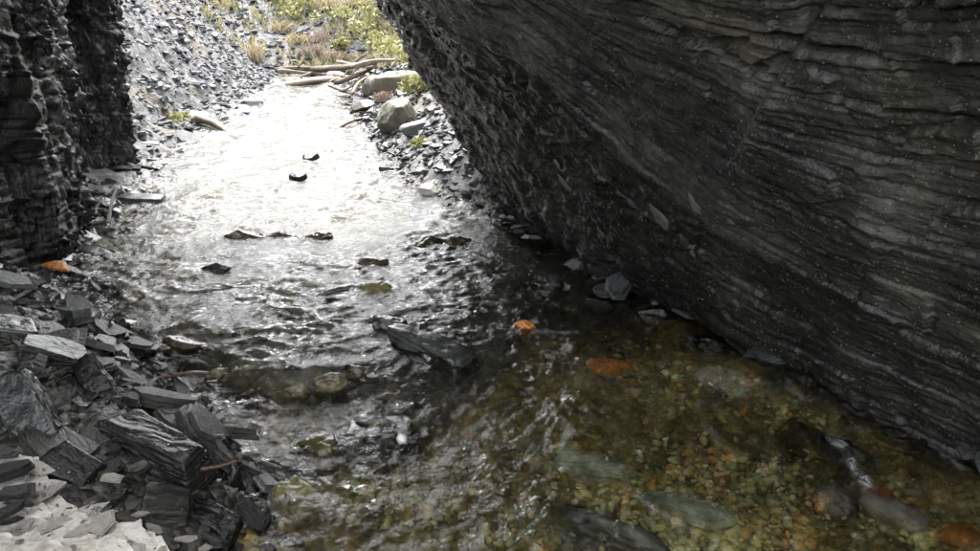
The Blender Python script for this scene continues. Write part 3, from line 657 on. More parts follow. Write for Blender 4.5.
# the pale slab: three dusty sheets with ragged edges
def pale_slab():
    root = None
    outl = [[(-60, 470), (-20, 452), (14, 452), (40, 458), (50, 482), (50, 500), (64, 497), (78, 512), (100, 512), (118, 522), (140, 520), (152, 534), (165, 540), (176, 575), (100, 600), (-60, 620)],
            [(-60, 520), (-10, 505), (20, 512), (45, 520), (70, 522), (92, 532), (115, 535), (128, 548), (135, 590), (-60, 610)],
            [(-60, 545), (-20, 536), (10, 530), (30, 541), (55, 540), (80, 556), (90, 600), (-60, 610)],
            [(14, 462), (34, 463), (42, 482), (36, 500), (20, 496)], [(56, 516), (82, 516), (96, 530), (70, 534)], [(98, 538), (122, 540), (140, 560), (96, 562)], [(22, 502), (46, 505), (52, 518), (28, 520)], [(120, 526), (146, 532), (152, 546), (128, 542)], [(4, 556), (50, 550), (66, 572), (0, 580)]]
    LEV = [0, 1, 2, .7, .8, 1.7, .9, .6, 2.6]
    z0 = float(hit(60, 520)[2])+.12
    for k, ol in enumerate(outl):
        pts = []
        for a, b in zip(ol, ol[1:]+ol[:1]):
            n = 3 if k < 3 else 2
            for i in range(n):
                f = i/n; pts.append((a[0]*(1-f)+b[0]*f+random.uniform(-3.4, 3.4), a[1]*(1-f)+b[1]*f+random.uniform(-2.6, 2.6)))
        zt = z0+.009*LEV[k]
        top = []
        for (x, y) in pts:
            r = ray(x, y); t = (zt-CAM[2])/r[2]; top.append(CAM+t*r)
        bm = bmesh.new(); nlev = [(0.0, 1.0), (-.004, 1.004), (-.010-.03*(k == 0), 1.0)]; cen = np.mean(top, 0); rings = []
        for dz, sc_ in nlev:
            ring = []
            for q in top:
                w = cen+(q-cen)*sc_; rl = .004*math.sin(w[0]*9+k)+.003*math.sin(w[1]*13)
                ring.append(bm.verts.new((w[0]-cen[0], w[1]-cen[1], zt+dz+rl+random.uniform(-.002, .002))))
            rings.append(ring)
        inner = [bm.verts.new((v.co.x*.985, v.co.y*.985, v.co.z+.001)) for v in rings[0]]
        m = len(inner)
        bmesh.ops.triangulate(bm, faces=[bm.faces.new(inner)])
        for A, B in zip([inner]+rings[:-1], rings):
            for i in range(m): bm.faces.new((A[i], B[i], B[(i+1) % m], A[(i+1) % m]))
        bmesh.ops.recalc_face_normals(bm, faces=bm.faces)
        me = bpy.data.meshes.new('sheet'); bm.to_mesh(me); bm.free(); me.materials.append(M['pale'])
        if root is None:
            root = add('pale_slab', None, None, loc=(cen[0], cen[1], 0)); tag(root, 'broad pale dusty stone slab with ragged edges beside the slate heap', 'stone slab'); rc = cen
        o = add('sheet', me, 'pale', root, loc=(cen[0]-rc[0], cen[1]-rc[1], 0))
    rd = random.Random(3); it = 0; pl = [(-20, 452), (14, 452), (40, 458), (50, 482), (50, 500), (64, 497), (78, 512), (100, 512), (118, 522), (140, 520), (165, 540), (176, 575), (-20, 575)]
    def inp(x, y):
        m = False
        for (x1, y1), (x2, y2) in zip(pl, pl[1:]+pl[:1]):
            if (y1 > y) != (y2 > y) and x < (x2-x1)*(y-y1)/((y2-y1) or 1e-9)+x1: m = not m
        return m
    k = 0
    while k < 20:
        x, y = rd.uniform(-10, 172), rd.uniform(452, 570)
        if not inp(x, y): continue
        r = ray(x, y); zt = z0+.002+.0006*k+.006*rd.random(); q = CAM+(zt-CAM[2])/r[2]*r; sc_ = .07+.13*rd.random()**1.6
        add('flake', SH['pale'][rd.randrange(12)], 'pale', root, loc=(q[0]-rc[0], q[1]-rc[1], zt), rot=(rd.uniform(-.035, .035), rd.uniform(-.035, .035), rd.uniform(0, 6.28)), sc=(sc_, sc_, sc_*.5)); k += 1
    return root, z0
PS, PSZ = pale_slab()
for i, (x, y, s, yaw) in enumerate([(8, 470, .12, .4), (14, 492, .11, -.2), (4, 512, .10, .9), (22, 503, .08, .1), (2, 452, .13, -.4), (12, 520, .06, .5)]):
    r = ray(x, y); t = (PSZ+.04-CAM[2])/r[2]; p = CAM+t*r
    o = add('slate_shard', SH['fore'][i], 'fore', loc=tuple(p), rot=(.1*math.sin(i), .12*math.cos(i*2), yaw), sc=(s, s, s*1.1)); tag(o, 'grey slate flake lying on the pale slab', 'stone', 'slate flakes on the pale slab')
for i, (x, y, s, yaw) in enumerate([(112, 478, .07, .2), (140, 514, .05, .6), (155, 528, .06, -.4), (188, 538, .07, .3), (205, 548, .05, 1.0), (98, 520, .06, .2)]):
    p = hit(x, y, .09); o = add('slate_shard', SH['pale'][i], 'pale', loc=tuple(p), rot=(.3, .2, yaw), sc=(s, s, s)); tag(o, 'small pale dusty chip among the slate next to the pale slab', 'stone', 'pale chips beside the pale slab')

# stones standing in the stream
def ws(px, py, dims, rot, mat, label, dz=0, seed=1, name='stream_stone', **kw):
    kw['sub'] = max(5, kw.get('sub', 4)) if max(dims) > .05 else 4; kw['rough'] = max(kw.get('rough', 0), .085); kw['rnd'] = kw.get('rnd', 0)*.6+.15; kw['nplanes'] = kw.get('nplanes', 12)+8; dz += .012
    return stone(px, py, dims, rot, mat, label, 'stone', name, dz, seed, whit, **kw)
ws(432, 350, (.27, .095, .07), (.12, .10, -.62), 'black', 'long black slate slab slanting out of the water, blunt upper end', .0, 31, sub=5, boxy=True, nplanes=12, strata=.02, rough=.015)
ws(376, 291, (.125, .06, .055), (0, .05, .1), 'olive', 'rounded olive-brown stone standing clear of the white riffle', -.01, 32, rnd=.5)
ws(339, 293, (.15, .04, .04), (0, -.1, .45), 'black', 'thin black ledge of rock upstream of the olive-brown stone', -.012, 33, rnd=.4, strata=.04)
ws(262, 240, (.30, .06, .05), (0, 0, -.06), 'brownstone', 'long low brown stone lying across the riffle', -.02, 34, rnd=.5, rough=.16)
ws(318, 238, (.10, .05, .045), (0, 0, .1), 'brownstone', 'short brown stone at the end of the long low one', -.005, 35)
ws(310, 157, (.085, .06, .035), (0, 0, 0), 'black', 'small dark stone alone in the bright upper riffle, upstream one of two', .035, 36)
ws(299, 177, (.075, .06, .04), (0, 0, .3), 'black', 'small dark split stone in the bright upper riffle, downstream one of two', .035, 37)
ws(225, 292, (.19, .05, .04), (0, 0, .25), 'black', 'low black ridge of stone in the wide rippled water', -.02, 38, rnd=.4, rough=.12)
ws(215, 270, (.09, .04, .035), (0, 0, -.1), 'black', 'little black stone just upstream of the low black ridge', -.005, 39)
ws(374, 265, (.10, .06, .05), (0, 0, .2), 'brownstone', 'brown stone in the riffle upstream of the olive-brown stone', -.01, 40)
ws(440, 246, (.26, .07, .06), (0, 0, .35), 'brownstone', 'mossy brown ridge of stone crossing to the overhang', -.02, 41, rnd=.5, rough=.14)
ws(390, 325, (.11, .05, .05), (0, .1, -.3), 'black', 'black stone against the upper end of the slanting slab', .0, 42, boxy=True)
ws(320, 456, (.105, .075, .07), (.1, .1, -.5), 'olive', 'green-brown stone below the little fall', -0.037, 43, rnd=.25)
ws(376, 440, (.18, .11, .09), (.05, .05, .45), 'black', 'broad dark rock with the stream sheeting over its top', -0.047, 44, boxy=True, nplanes=13, strata=.015)
ws(402, 439, (.022, .020, .022), (0, 0, 0), 'quartz', 'small shiny white cobble beside the broad dark rock', .045, 45, name='quartz_cobble', sub=3, rnd=.4)
ws(298, 505, (.125, .10, .045), (.1, .15, -.7), 'olive', 'smooth flat olive slab under thin water by the slate heap', -.02, 46, boxy=True, nplanes=11)
ws(232, 378, (.12, .06, .06), (0, 0, .2), 'brownstone', 'brown ledge stone of the little fall, next to the heap', -0.042, 47)
ws(288, 393, (.11, .06, .06), (0, 0, .1), 'brownstone', 'broad brown ledge stone in the middle of the little fall', -0.055, 48)
ws(330, 384, (.10, .055, .06), (0, 0, .3), 'brownstone', 'mossy brown ledge stone of the little fall beside the broad one', -0.037, 49)
ws(360, 374, (.09, .05, .05), (0, 0, .2), 'brownstone', 'small brown ledge stone at the top of the little fall', -0.037, 50)
ws(180, 345, (.12, .05, .05), (0, 0, -.3), 'brownstone', 'wet brown stone in the riffle beside the black slate', -.02, 51)
ws(525, 328, (.062, .04, .04), (.1, 0, .3), 'orange', 'bright orange peaked stone standing in the shade of the overhang', .0, 52, name='orange_stone', rough=.06)
ws(608, 367, (.098, .05, .04), (0, 0, .08), 'orange', 'oval rust-orange stone just under the dark water', -.022, 53, name='orange_stone', rnd=.6, rough=.03)
ws(958, 537, (.07, .04, .04), (0, 0, -.2), 'orange', 'rusty orange stone at the foot of the wall below the pale mauve stone', -.02, 54, name='orange_stone', rnd=.4)
ws(880, 494, (.055, .03, .03), (0, 0, -.2), 'orange', 'dull orange stone partly under the pale mauve stone', -.03, 55, name='orange_stone', rnd=.4)
ws(552, 358, (.05, .035, .035), (0, 0, .2), 'brownstone', 'ochre brown stone between the two orange ones', -.03, 56, rnd=.4)
ws(592, 472, (.17, .045, .06), (.0, .02, -.42), 'green', 'pale green rounded rock under the shallows upstream of the dark hump', -.05, 57, sub=5, rnd=.35, strata=.03, rough=.15)
ws(600, 535, (.22, .07, .075), (0, .03, -.62), 'bluegrey', 'dark blue-green hump of rock with water sliding over it', -.066, 58, sub=5, rnd=.3, strata=.03)
ws(690, 515, (.15, .065, .055), (0, 0, -.55), 'green', 'broad speckled green rock under the shallows beside the dark hump', -.055, 59, sub=5, rnd=.3, strata=.03, rough=.16)
ws(845, 455, (.14, .045, .06), (0, .2, -.75), 'bluegrey', 'narrow dark fin of rock just above the pale mauve stone', -.03, 60, rnd=.3, rough=.12)
ws(893, 514, (.125, .05, .045), (0, .05, -.62), 'mauve', 'smooth pale mauve stone with clear water sliding off it beside the wall', -.042, 68, rnd=.7, rough=.03)
ws(835, 505, (.09, .06, .055), (0, .1, -.6), 'black', 'black stone in front of the pale mauve stone', -.062, 61, sub=4)
ws(810, 440, (.10, .07, .06), (0, .1, -.5), 'brownstone', 'brown stone upstream of the dark fin', -.06, 62, sub=4)
ws(760, 445, (.09, .06, .05), (0, .1, -.2), 'olive', 'olive cluster stone in the pebbly shallows', -.04, 63, sub=4)
ws(705, 350, (.12, .07, .07), (0, .1, -.4), 'black', 'dark wet block at the waterline of the overhang', -.055, 64, rnd=.3, rough=.14)
ws(640, 325, (.10, .06, .06), (0, .1, .4), 'brownstone', 'brown-black wet block lying against the overhang', -.055, 65, sub=4, boxy=True)
ws(550, 290, (.11, .06, .06), (0, .1, .3), 'black', 'black block in the dark water at the corner of the overhang', -.055, 66, sub=4, boxy=True)
ws(600, 305, (.10, .06, .05), (0, .1, -.3), 'black', 'flat black block between the corner and the brown-black block', -.055, 67, sub=4, boxy=True)

# cobbles on the bed
CB = {}
for m, sd_ in (('olive', 1), ('brownstone', 2), ('green', 3), ('cream', 4), ('orange', 5), ('black', 6)):
    CB[m] = [rock_mesh('cobble', (1, .72, .6), 300+sd_*10+i, 2, 12, .35, 0, .04, mat=m) for i in range(5)]
CL = {'olive': 'olive cobble under the shallow water', 'brownstone': 'dark brown cobble under the shallow water', 'green': 'grey-green cobble under the shallow water', 'cream': 'small cream cobble under the shallow water', 'orange': 'small rusty cobble under the shallow water', 'black': 'black wet cobble in the stream'}
def cobbles():
    rd = random.Random(12); k = 0; t = 0
    while k < 290 and t < 5000:
        t += 1; y = 1.85+2.5*rd.random()**1.3; a, b = float(xl(y)), float(xr(y)); x = a+.05+(b-a-.1)*rd.random()**.8
        z = float(ground(np.array([x]), np.array([y]))[0]); s = .022+.045*rd.random()**2
        if not visible((x, y, z)): continue
        m = rd.choices(['olive', 'brownstone', 'green', 'cream', 'orange', 'black'], [6, 5, 5, 1.6, 1.0, 2] if (y < 2.8 or x > .2) else [.6, 3, 0, 0, .15, 6])[0]
        if m in ('cream', 'orange'): s = min(s, .035)
        o = add('cobble', rd.choice(CB[m]), m, loc=(x, y, z+.25*s), rot=(rd.uniform(-.3, .3), rd.uniform(-.3, .3), rd.uniform(0, 6.3)), sc=(s, s, s)); tag(o, CL[m], 'stone', m.replace('stone', '')+' cobbles on the stream bed'); k += 1
cobbles()
def merged(name, n, sampler, mat, mk, seed):
    rd = random.Random(seed); Vs, Fs, off = [], [], 0
    while len(Vs) < n:
        x, y, z, s = sampler(rd); V, F = mk(rd); e = np.array(Euler((rd.uniform(-.5, .5), rd.uniform(-.5, .5), rd.uniform(0, 6.3))).to_matrix())
        Vs.append((V*s)@e.T+np.array((x, y, z))); Fs.append(F+off); off += len(V)
    return np_mesh(name, np.concatenate(Vs), np.concatenate(Fs), smooth=True)
_bv, _bf = ICO[1]
def pebble(rd): return _bv*np.array((1, rd.uniform(.6, .9), rd.uniform(.4, .7)))*(1+.25*np.array([rd.uniform(-1, 1) for _ in range(len(_bv))]))[:, None], _bf
_pts = []
rdp = random.Random(5)
yy = np.array([1.7+3.0*rdp.random()**1.4 for _ in range(14000)]); xx = np.array([xl(y)+(xr(y)-xl(y))*rdp.random() for y in yy])
_k = (yy < 2.75+.6*np.clip(xx+.1, 0, 1.5)+.15*np.sin(xx*5)) & (xx > -.45+.2*np.sin(yy*7)); xx, yy = xx[_k], yy[_k]; zz_ = ground(xx, yy); itp = iter(range(len(xx)))
def psamp(rd):
    i = next(itp); s = .004+.024*rd.random()**2.6; return xx[i], yy[i], zz_[i]+.3*s, s
kind(add('bed_pebbles', merged('bed_pebbles', len(xx), psamp, 'pebble', pebble, 6), 'pebble'), 'stuff')

def pale_patch():
    rd = random.Random(77); X, Y = [], []
    for (a, b, w, n) in [((560, 455), (700, 520), 26, 330), ((700, 440), (800, 545), 42, 800), ((640, 500), (760, 556), 34, 500), ((870, 490), (960, 540), 22, 160), ((420, 480), (560, 545), 30, 160), ((600, 340), (800, 410), 22, 120), ((330, 470), (420, 500), 16, 70), ((770, 400), (850, 440), 18, 110)]:
        for _ in range(n):
            t = rd.random(); p = whit(a[0]+(b[0]-a[0])*t+rd.gauss(0, w), a[1]+(b[1]-a[1])*t+rd.gauss(0, w*.6)); X.append(p[0]); Y.append(p[1])
    X = np.array(X); Y = np.array(Y); Z = np.maximum(ground(X, Y), zwater(X, Y)-.055); it = iter(range(len(X)))
    def smp(r):
        i = next(it); q = .004+.020*r.random()**2.8; return X[i], Y[i], Z[i]+.4*q, q
    kind(add('bed_pebbles', merged('bed_pebbles', len(X), smp, 'palepebble', pebble, 78), 'palepebble'), 'stuff')
pale_patch()

# fine scree between the flakes
_sv = np.array([(-.5, -.25, -.08), (.4, -.35, -.08), (.55, .2, -.08), (-.3, .35, -.08), (-.42, -.2, .08), (.33, -.28, .08), (.45, .15, .08), (-.25, .28, .08)]); _sf = np.array([(0, 3, 2, 1), (4, 5, 6, 7), (0, 1, 5, 4), (1, 2, 6, 5), (2, 3, 7, 6), (3, 0, 4, 7)])
def chip(rd):
    k = 6; an = [i*2*math.pi/k+rd.uniform(-.4, .4) for i in range(k)]; ra = [rd.uniform(.32, .58) for _ in range(k)]; asp = rd.uniform(.35, .8); th = rd.uniform(.05, .12); c = rd.uniform(.75, .97)
    V = [(math.cos(a)*r, math.sin(a)*r*asp, -th) for a, r in zip(an, ra)]+[(math.cos(a)*r*c+rd.uniform(-.03, .03), math.sin(a)*r*asp*c, th+rd.uniform(-.02, .02)) for a, r in zip(an, ra)]
    F = [(i, (i+1) % k, k+(i+1) % k, k+i) for i in range(k)]+[(k, k+1, k+2, k+3), (k, k+3, k+4, k+5)]
    return np.array(V), np.array(F)
def scree_stuff(name, n, mat, fxy, sz, seed):
    rd = random.Random(seed); pts = [q for q in (fxy(rd) for _ in range(n)) if not (q[1] < 3.3 and on_slab(*project(np.array((q[0], q[1], float(ground(np.array([q[0]]), np.array([q[1]]))[0]))))[:2]))]; n = len(pts); X = np.array([p[0] for p in pts]); Y = np.array([p[1] for p in pts]); Z = ground(X, Y); it = iter(range(n))
    def smp(r):
        i = next(it); s = sz[0]+(sz[1]-sz[0])*r.random()**2; return X[i], Y[i], Z[i]+.08*s, s
    me = merged(name, n, smp, mat, chip, seed+1); me.polygons.foreach_set('use_smooth', np.zeros(len(me.polygons), bool)); kind(add(name, me, mat), 'stuff')
scree_stuff('loose_scree', 6000, 'scree', band(5.9, 12.5, -1, -.1, 3.2, 1.0), (.03, .15), 41)
scree_stuff('loose_scree', 4200, 'shale', band(4.75, 11.5, 1, -.18, 1.8, 1.0), (.04, .13), 43)
scree_stuff('slate_chips', 1500, 'black', band(3.0, 5.6, -1, -.15, 1.0, 1.0), (.03, .14), 45)
scree_stuff('slate_chips', 2300, 'fore', band(1.2, 3.3, -1, -.03, 1.8, 1.0), (.015, .10), 47)
scree_stuff('loose_scree', 2600, 'scree', lambda r: (r.uniform(-6, 1.5), 12.2+3.5*r.random()), (.04, .2), 49)

# ------------------------------------------------------------------ far end: driftwood, boulders, plants
def log_mesh(name, L, r0, r1, seed, mat, bend=.08, stubs=2):
    r = np.random.default_rng(seed); n, k = 18, 9; V, F = [], []
    def tube(p0, d, Ln, ra, rb, bnd):
        base = len(V); d = np.asarray(d, float)/np.linalg.norm(d); a = np.cross(d, (0, 0, 1.)); a = a/np.linalg.norm(a) if np.linalg.norm(a) > .1 else np.array((1., 0, 0)); b = np.cross(d, a); ph = r.uniform(0, 6)
        for i in range(n):
            t = i/(n-1); c = np.asarray(p0)+d*Ln*t+a*bnd*math.sin(t*3+ph)*Ln+b*bnd*.6*math.sin(t*4.4+ph)*Ln; rad = ra+(rb-ra)*t
            if i in (0, n-1): rad *= .75
            for j in range(k):
                q = 2*math.pi*j/k; rr = rad*(1+.14*math.sin(3*q+ph)+r.uniform(-.08, .08)); V.append(c+a*rr*math.cos(q)+b*rr*math.sin(q))
        for i in range(n-1):
            for j in range(k): F.append((base+i*k+j, base+i*k+(j+1) % k, base+(i+1)*k+(j+1) % k, base+(i+1)*k+j))
        for i0, s in ((base, -1), (base+(n-1)*k, 1)):
            cc = len(V); V.append(np.mean(V[i0:i0+k], 0)+d*s*ra*.1)
            for j in range(k): F.append((i0+j, i0+(j+1) % k, cc, cc) if s > 0 else (i0+(j+1) % k, i0+j, cc, cc))
    tube((-L/2, 0, 0), (1, 0, 0), L, r0, r1, bend*.5)
    for q in range(stubs):
        tube((r.uniform(-.3, .3)*L, 0, 0), (r.uniform(.3, .8), r.uniform(-1, 1), r.uniform(.2, .8)), r.uniform(.12, .3)*L, r1*.5, r1*.18, .05)
    me = bpy.data.meshes.new(name); me.from_pydata([tuple(v) for v in V], [], [tuple(dict.fromkeys(f)) for f in F]); me.polygons.foreach_set('use_smooth', np.ones(len(me.polygons), bool)); me.materials.append(M[mat]); return me
def log(px, py, L, r0, r1, yaw, label, seed, mat='wood', name='driftwood_log', dz=.05, pitch=0, stubs=2, bend=.08, grp=None):
    p = hit(px, py, dz*.5); o = add(name, log_mesh(name, L, r0, r1, seed, mat, bend, stubs), mat, loc=(p[0], p[1], p[2]+dz*.5), rot=(0, pitch, yaw)); tag(o, label, 'driftwood', grp); return o
log(322, 86, 1.0, .065, .04, .45, 'stout brown driftwood log resting beside the white boulder', 61, dz=.10)
log(318, 75, 1.2, .045, .025, .30, 'slim grey driftwood log lying behind the stout brown one', 62, dz=.14)
stone(404, 80, (.40, .14, .13), (0, 0, .14), 'palestone', 'long pale rounded boulder half hidden behind the yellow-green plant', 'boulder', 'boulder', .03, 63, rnd=.45, sub=5, rough=.05)
log(362, 76, .9, .035, .02, .9, 'thin branch leaning across the driftwood beside the long pale boulder', 64, dz=.14, pitch=-.3)
log(375, 66, 1.6, .04, .025, .35, 'long thin branch on top of the driftwood pile', 65, dz=.16, pitch=-.1)
log(352, 92, .8, .02, .012, -.5, 'twisted stick washed up below the white boulder', 66, dz=.06, bend=.15)
log(300, 84, .6, .05, .04, -.2, 'short brown log end nearest the scree slope', 67, dz=.08)
log(360, 124, .7, .016, .01, .8, 'thin bare stick poking out beside the olive boulder', 68, dz=.05, pitch=-.15, bend=.1)
log(216, 131, .8, .042, .03, -.75, 'tan weathered log half buried in the slate shore', 69, dz=.08, pitch=.1, stubs=1)
log(114, 213, .26, .012, .008, 1.3, 'short pale stick standing in the slate at the buttress foot', 70, mat='paleboulder', name='stick', dz=.10, pitch=-.9, stubs=0)
log(180, 390, .24, .008, .006, -.05, 'thin reddish wet twig caught in the riffle by the heap', 71, mat='redwood', name='twig', dz=.12, stubs=2, bend=.14)
log(222, 487, .10, .006, .004, .6, 'tiny reddish twig wedged under the leaning slab', 72, mat='redwood', name='twig', dz=.14, stubs=1)
STK = [(330, 78, .8, .2), (345, 70, .9, .5), (310, 80, .7, .1), (356, 84, .6, .9), (370, 70, .9, -.2), (385, 70, .8, .4), (335, 68, 1.0, .25), (362, 90, .5, 1.2), (300, 78, .6, .5), (350, 78, .7, -.6)]
for i, (x, y, L, a) in enumerate(STK): log(x, y, L, .016+.008*(i % 3), .008, a, 'thin grey stick in the driftwood jumble', 170+i, name='stick', dz=.10+.04*(i % 3), pitch=-.12*(i % 4), stubs=3, bend=.12, grp='sticks in the driftwood jumble')
stone(338, 80, (.19, .15, .15), (0, 0, .2), 'paleboulder', 'round whitish boulder among the driftwood', 'boulder', 'boulder', .05, 81, rnd=.5)
stone(397, 117, (.20, .17, .22), (.1, .1, .3), 'boulder', 'worn egg-shaped olive-grey boulder on the slate shore', 'boulder', 'boulder', .09, 82, rnd=.3, sub=5, rough=.07)
stone(378, 86, (.20, .15, .12), (0, 0, .4), 'boulder', 'mossy boulder in front of the long pale boulder', 'boulder', 'boulder', .03, 83, rnd=.3)
stone(366, 108, (.13, .10, .07), (0, 0, -.2), 'brownstone', 'dark reddish-brown stone at the water beside the olive boulder', 'stone', 'shore_stone', .02, 84)
stone(415, 128, (.17, .06, .06), (.2, -.3, .5), 'scree', 'long slanting slate block behind the olive boulder', 'stone', 'slate_block', .04, 85, boxy=True, strata=.03)
stone(352, 119, (.16, .09, .03), (0, 0, .1), 'black', 'flat dark slab at the water in front of the reddish-brown stone', 'stone', 'shore_stone', .0, 86)
stone(278, 99, (.10, .08, .08), (0, 0, 0), 'black', 'dark round stone at the bright head of the riffle', 'stone', 'shore_stone', .02, 87)
stone(318, 98, (.10, .06, .05), (0, 0, 0), 'boulder', 'little mossy stone below the driftwood in the bright water', 'stone', 'shore_stone', .02, 88)
stone(246, 114, (.36, .14, .05), (0, 0, .06), 'black', 'wide flat black slab jutting from the scree shore into the stream', 'stone', 'slate_block', .03, 89, boxy=True, strata=.02)
stone(136, 199, (.26, .12, .035), (.05, .05, .05), 'bluegrey', 'flat slab jutting into the water at the buttress foot', 'stone', 'slate_block', .04, 90, boxy=True, strata=.02)
stone(250, 103, (.22, .12, .05), (0, 0, .2), 'scree', 'pale flat slab behind the wide black one', 'stone', 'slate_block', .05, 91, boxy=True)
stone(200, 117, (.14, .10, .06), (.3, .2, .5), 'paleboulder', 'whitish angular block on the slate shore above the tan log', 'stone', 'slate_block', .05, 92, boxy=True)
stone(430, 190, (.08, .06, .04), (.1, .2, .2), 'paleboulder', 'pale rounded stone among the flakes under the overhang edge', 'stone', 'shore_stone', .02, 93)
stone(425, 213, (.16, .06, .05), (.1, .1, .3), 'black', 'black pointed stone where the flakes meet the water', 'stone', 'shore_stone', .0, 94, boxy=True)
stone(392, 172, (.13, .06, .06), (.1, .1, .2), 'black', 'black stone at the tip of the flake shore', 'stone', 'shore_stone', .0, 95, boxy=True)
stone(58, 266, (.075, .03, .025), (.1, .1, -.1), 'orange', 'flat orange-brown stone on the black slate bank', 'stone', 'orange_stone', .06, 96)
stone(105, 258, (.20, .07, .03), (.15, .15, -.35), 'black', 'long glossy black flake dipping into the riffle by the rock face', 'stone', 'slate_block', .05, 97, boxy=True, strata=.02)
stone(110, 288, (.24, .06, .03), (.2, .1, -.5), 'black', 'glossy black slab curving down to the riffle on the bank', 'stone', 'slate_block', .04, 98, boxy=True, strata=.02)

# pale lens-shaped flakes stuck to the wall
for i, (x, y, s, a) in enumerate([(468, 58, .10, .9), (490, 82, .12, .5), (472, 92, .09, .3), (480, 118, .15, 1.0), (504, 117, .07, 0), (510, 70, .06, 1.3), (503, 84, .06, .2), (555, 165, .09, .2), (563, 186, .13, .6), (695, 208, .11, .5), (690, 252, .10, -.2), (660, 222, .16, .4), (728, 222, .05, 1.2), (549, 108, .05, 0), (735, 305, .06, .3), (640, 190, .05, .2), (600, 235, .06, .5)]):
    p, nn = wall_at(x, y); q = Vector(nn).to_track_quat('Z', 'X'); e = q @ Euler((0, 0, a)).to_quaternion()
    me = shard_mesh('flake', 700+i, 'flake', .62, .07); o = add('flake', me, 'flake', RW, sc=(s, s, s*.6)); o.location = Vector(p)+Vector(nn)*.001-Vector((.9, 3.2, 0)); o.rotation_euler = e.to_euler()
    o['label'] = 'pale lens-shaped flake set in the wall'

def leafy(name, n, rad, hgt, leaf, mat, seed, blade=False):
    r = np.random.default_rng(seed); V, F = [], []
    cl = r.normal(size=(9, 3))*np.array((rad*.5, rad*.5, hgt*.25))+np.array((0, 0, hgt*.5))
    for i in range(n):
        if blade:
            p = np.r_[r.normal(size=2)*rad*.35, 0]; d = np.r_[r.normal(size=2)*.45, 1]; d /= np.linalg.norm(d); L = hgt*r.uniform(.5, 1.1); a = np.cross(d, r.normal(size=3)); a *= leaf/np.linalg.norm(a)
            m_ = p+d*L*.6; tip = p+d*L+np.array((d[0], d[1], -.4))*L*.3; b = len(V); V += [p-a, p+a, m_+a*.8, m_-a*.8, tip]; F += [(b, b+1, b+2, b+3), (b+3, b+2, b+4)]
        else:
            c = cl[r.integers(9)]; p = c+r.normal(size=3)*np.array((rad*.22, rad*.22, hgt*.14)); p[2] = max(p[2], .02); a = r.normal(size=3); a *= leaf/np.linalg.norm(a); c2 = np.cross(a, r.normal(size=3)); c2 *= leaf*.5/max(np.linalg.norm(c2), 1e-6)
            b = len(V); V += [p-a, p+c2, p+a, p-c2]; F.append((b, b+1, b+2, b+3))
    me = bpy.data.meshes.new(name); me.from_pydata([tuple(v) for v in V], [], F); me.materials.append(M[mat]); return me
def plant(px, py, rad, hgt, mat, label, seed, n=420, leaf=.028, blade=False, name='shrub', cat='plant', grp=None):
    p = hit(px, py); root = add(name, None, None, loc=(p[0], p[1], p[2]-.02)); tag(root, label, cat, grp)
    add('foliage', leafy('foliage', n, rad, hgt, leaf, mat, seed, blade), mat, root)
    if not blade:
        add('stem', log_mesh('stem', hgt*.8, .012, .005, seed+1, 'wood', .1, 3), 'wood', root, loc=(0, 0, hgt*.35), rot=(0, -1.45, .3))
plant(420, 92, .17, .20, 'leaf', 'bright yellow-green plant on the shore at the edge of the overhang', 201, 500, .026)
plant(418, 148, .10, .10, 'leaf', 'tiny green plant among the flakes below the olive boulder', 202, 150, .02)
plant(176, 119, .14, .07, 'leaf', 'low green tuft on the slate shore above the tan log', 203, 160, .022)
plant(255, 62, .10, .45, 'drygrass', 'tall yellowed grass tuft on the grey scree slope', 204, 90, .008, True, 'grass_tuft')
plant(388, 98, .20, .14, 'brush', 'tangle of reddish dry brush in front of the mossy boulder', 205, 160, .006, True, 'dry_brush')
HB = [(345, 26, 'leaf', .4, .4), (372, 44, 'leaf', .35, .25), (305, 18, 'leaf', .35, .35), (398, 52, 'leaf', .35, .2), (342, 48, 'leaf', .16, .16), (325, 8, 'drygrass', .35, .35), (290, 4, 'leaf', .4, .35), (405, 30, 'drygrass', .35, .3), (380, 12, 'leaf', .35, .3), (355, 6, 'drygrass', .35, .3), (300, 42, 'drygrass', .25, .2), (322, 40, 'brush', .3, .25), (335, 58, 'brush', .3, .2), (312, 52, 'brush', .3, .2), (365, 62, 'brush', .35, .18), (395, 64, 'drygrass', .3, .2), (282, 30, 'drygrass', .25, .25), (415, 66, 'leaf', .25, .2)]
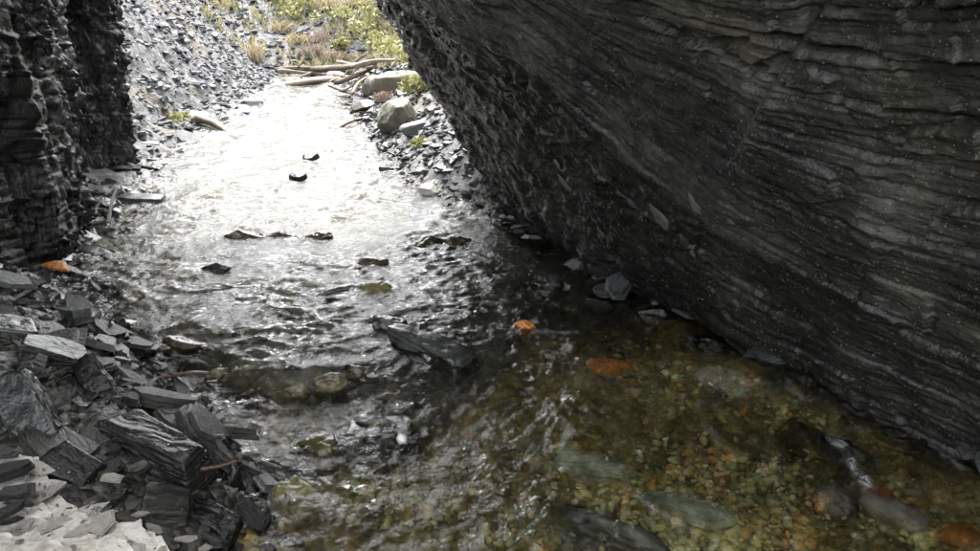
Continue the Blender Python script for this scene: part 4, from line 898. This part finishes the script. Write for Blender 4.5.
for i, (x, y, m, rd_, h_) in enumerate(HB):
    if m == 'leaf': plant(x, y, rd_, h_, m, 'yellow-green bush on the far hillside', 220+i, 380, .04, grp='bushes on the far hillside')
    elif m == 'brush': plant(x, y, rd_, h_, m, 'reddish dry brush on the far hillside above the driftwood', 220+i, 130, .008, True, 'dry_brush', grp='dry brush on the far hillside')
    else: plant(x, y, rd_, h_, m, 'straw-coloured grass clump on the far hillside', 220+i, 140, .010, True, 'grass_tuft', grp='grass clumps on the far hillside')

def litter():
    rd = random.Random(9); X = np.array([rd.uniform(-5.5, 1.2) for _ in range(16000)]); Y = np.array([12.3+3.6*rd.random() for _ in range(16000)])
    dn = fbm(np.stack([X*1.1, Y*1.1, 0*X], 1), 3, 66); ok = dn+.25*sstep(-4.5, -1.5, X)+.10 > np.array([rd.random()*.6 for _ in range(16000)]); X, Y = X[ok], Y[ok]; Z = ground(X, Y); V, F = [], []
    for x, y, z in zip(X, Y, Z):
        h = rd.uniform(.04, .15); a = rd.uniform(0, 6.3); dx, dy = math.cos(a), math.sin(a); w = rd.uniform(.006, .022); lx, ly = rd.uniform(-.6, .6)*h, rd.uniform(-.6, .6)*h; b = len(V)
        V += [(x-dx*w, y-dy*w, z), (x+dx*w, y+dy*w, z), (x+lx*.6+dx*w, y+ly*.6+dy*w, z+h*.6), (x+lx, y+ly, z+h), (x+lx*.6-dx*w, y+ly*.6-dy*w, z+h*.6)]; F.append((b, b+1, b+2, b+3, b+4))
    me = bpy.data.meshes.new('ground_cover'); me.from_pydata(V, [], F); kind(add('ground_cover', me, 'cover'), 'stuff')
litter()

def slab_grit():
    rd = random.Random(19); P = []
    while len(P) < 130:
        x, y = rd.uniform(0, 175), rd.uniform(450, 560)
        if not on_slab(x, y-8) or rd.random() < .7*(y > 510): continue
        r = ray(x, y); P.append(CAM+(PSZ+.016+.012*rd.random()-CAM[2])/r[2]*r)
    it = iter(P)
    def smp(r):
        p = next(it); return p[0], p[1], p[2], .005+.016*r.random()**3
    me = merged('stone_grit', len(P), smp, 'fore', chip, 20); kind(add('stone_grit', me, 'flake'), 'stuff')
slab_grit()
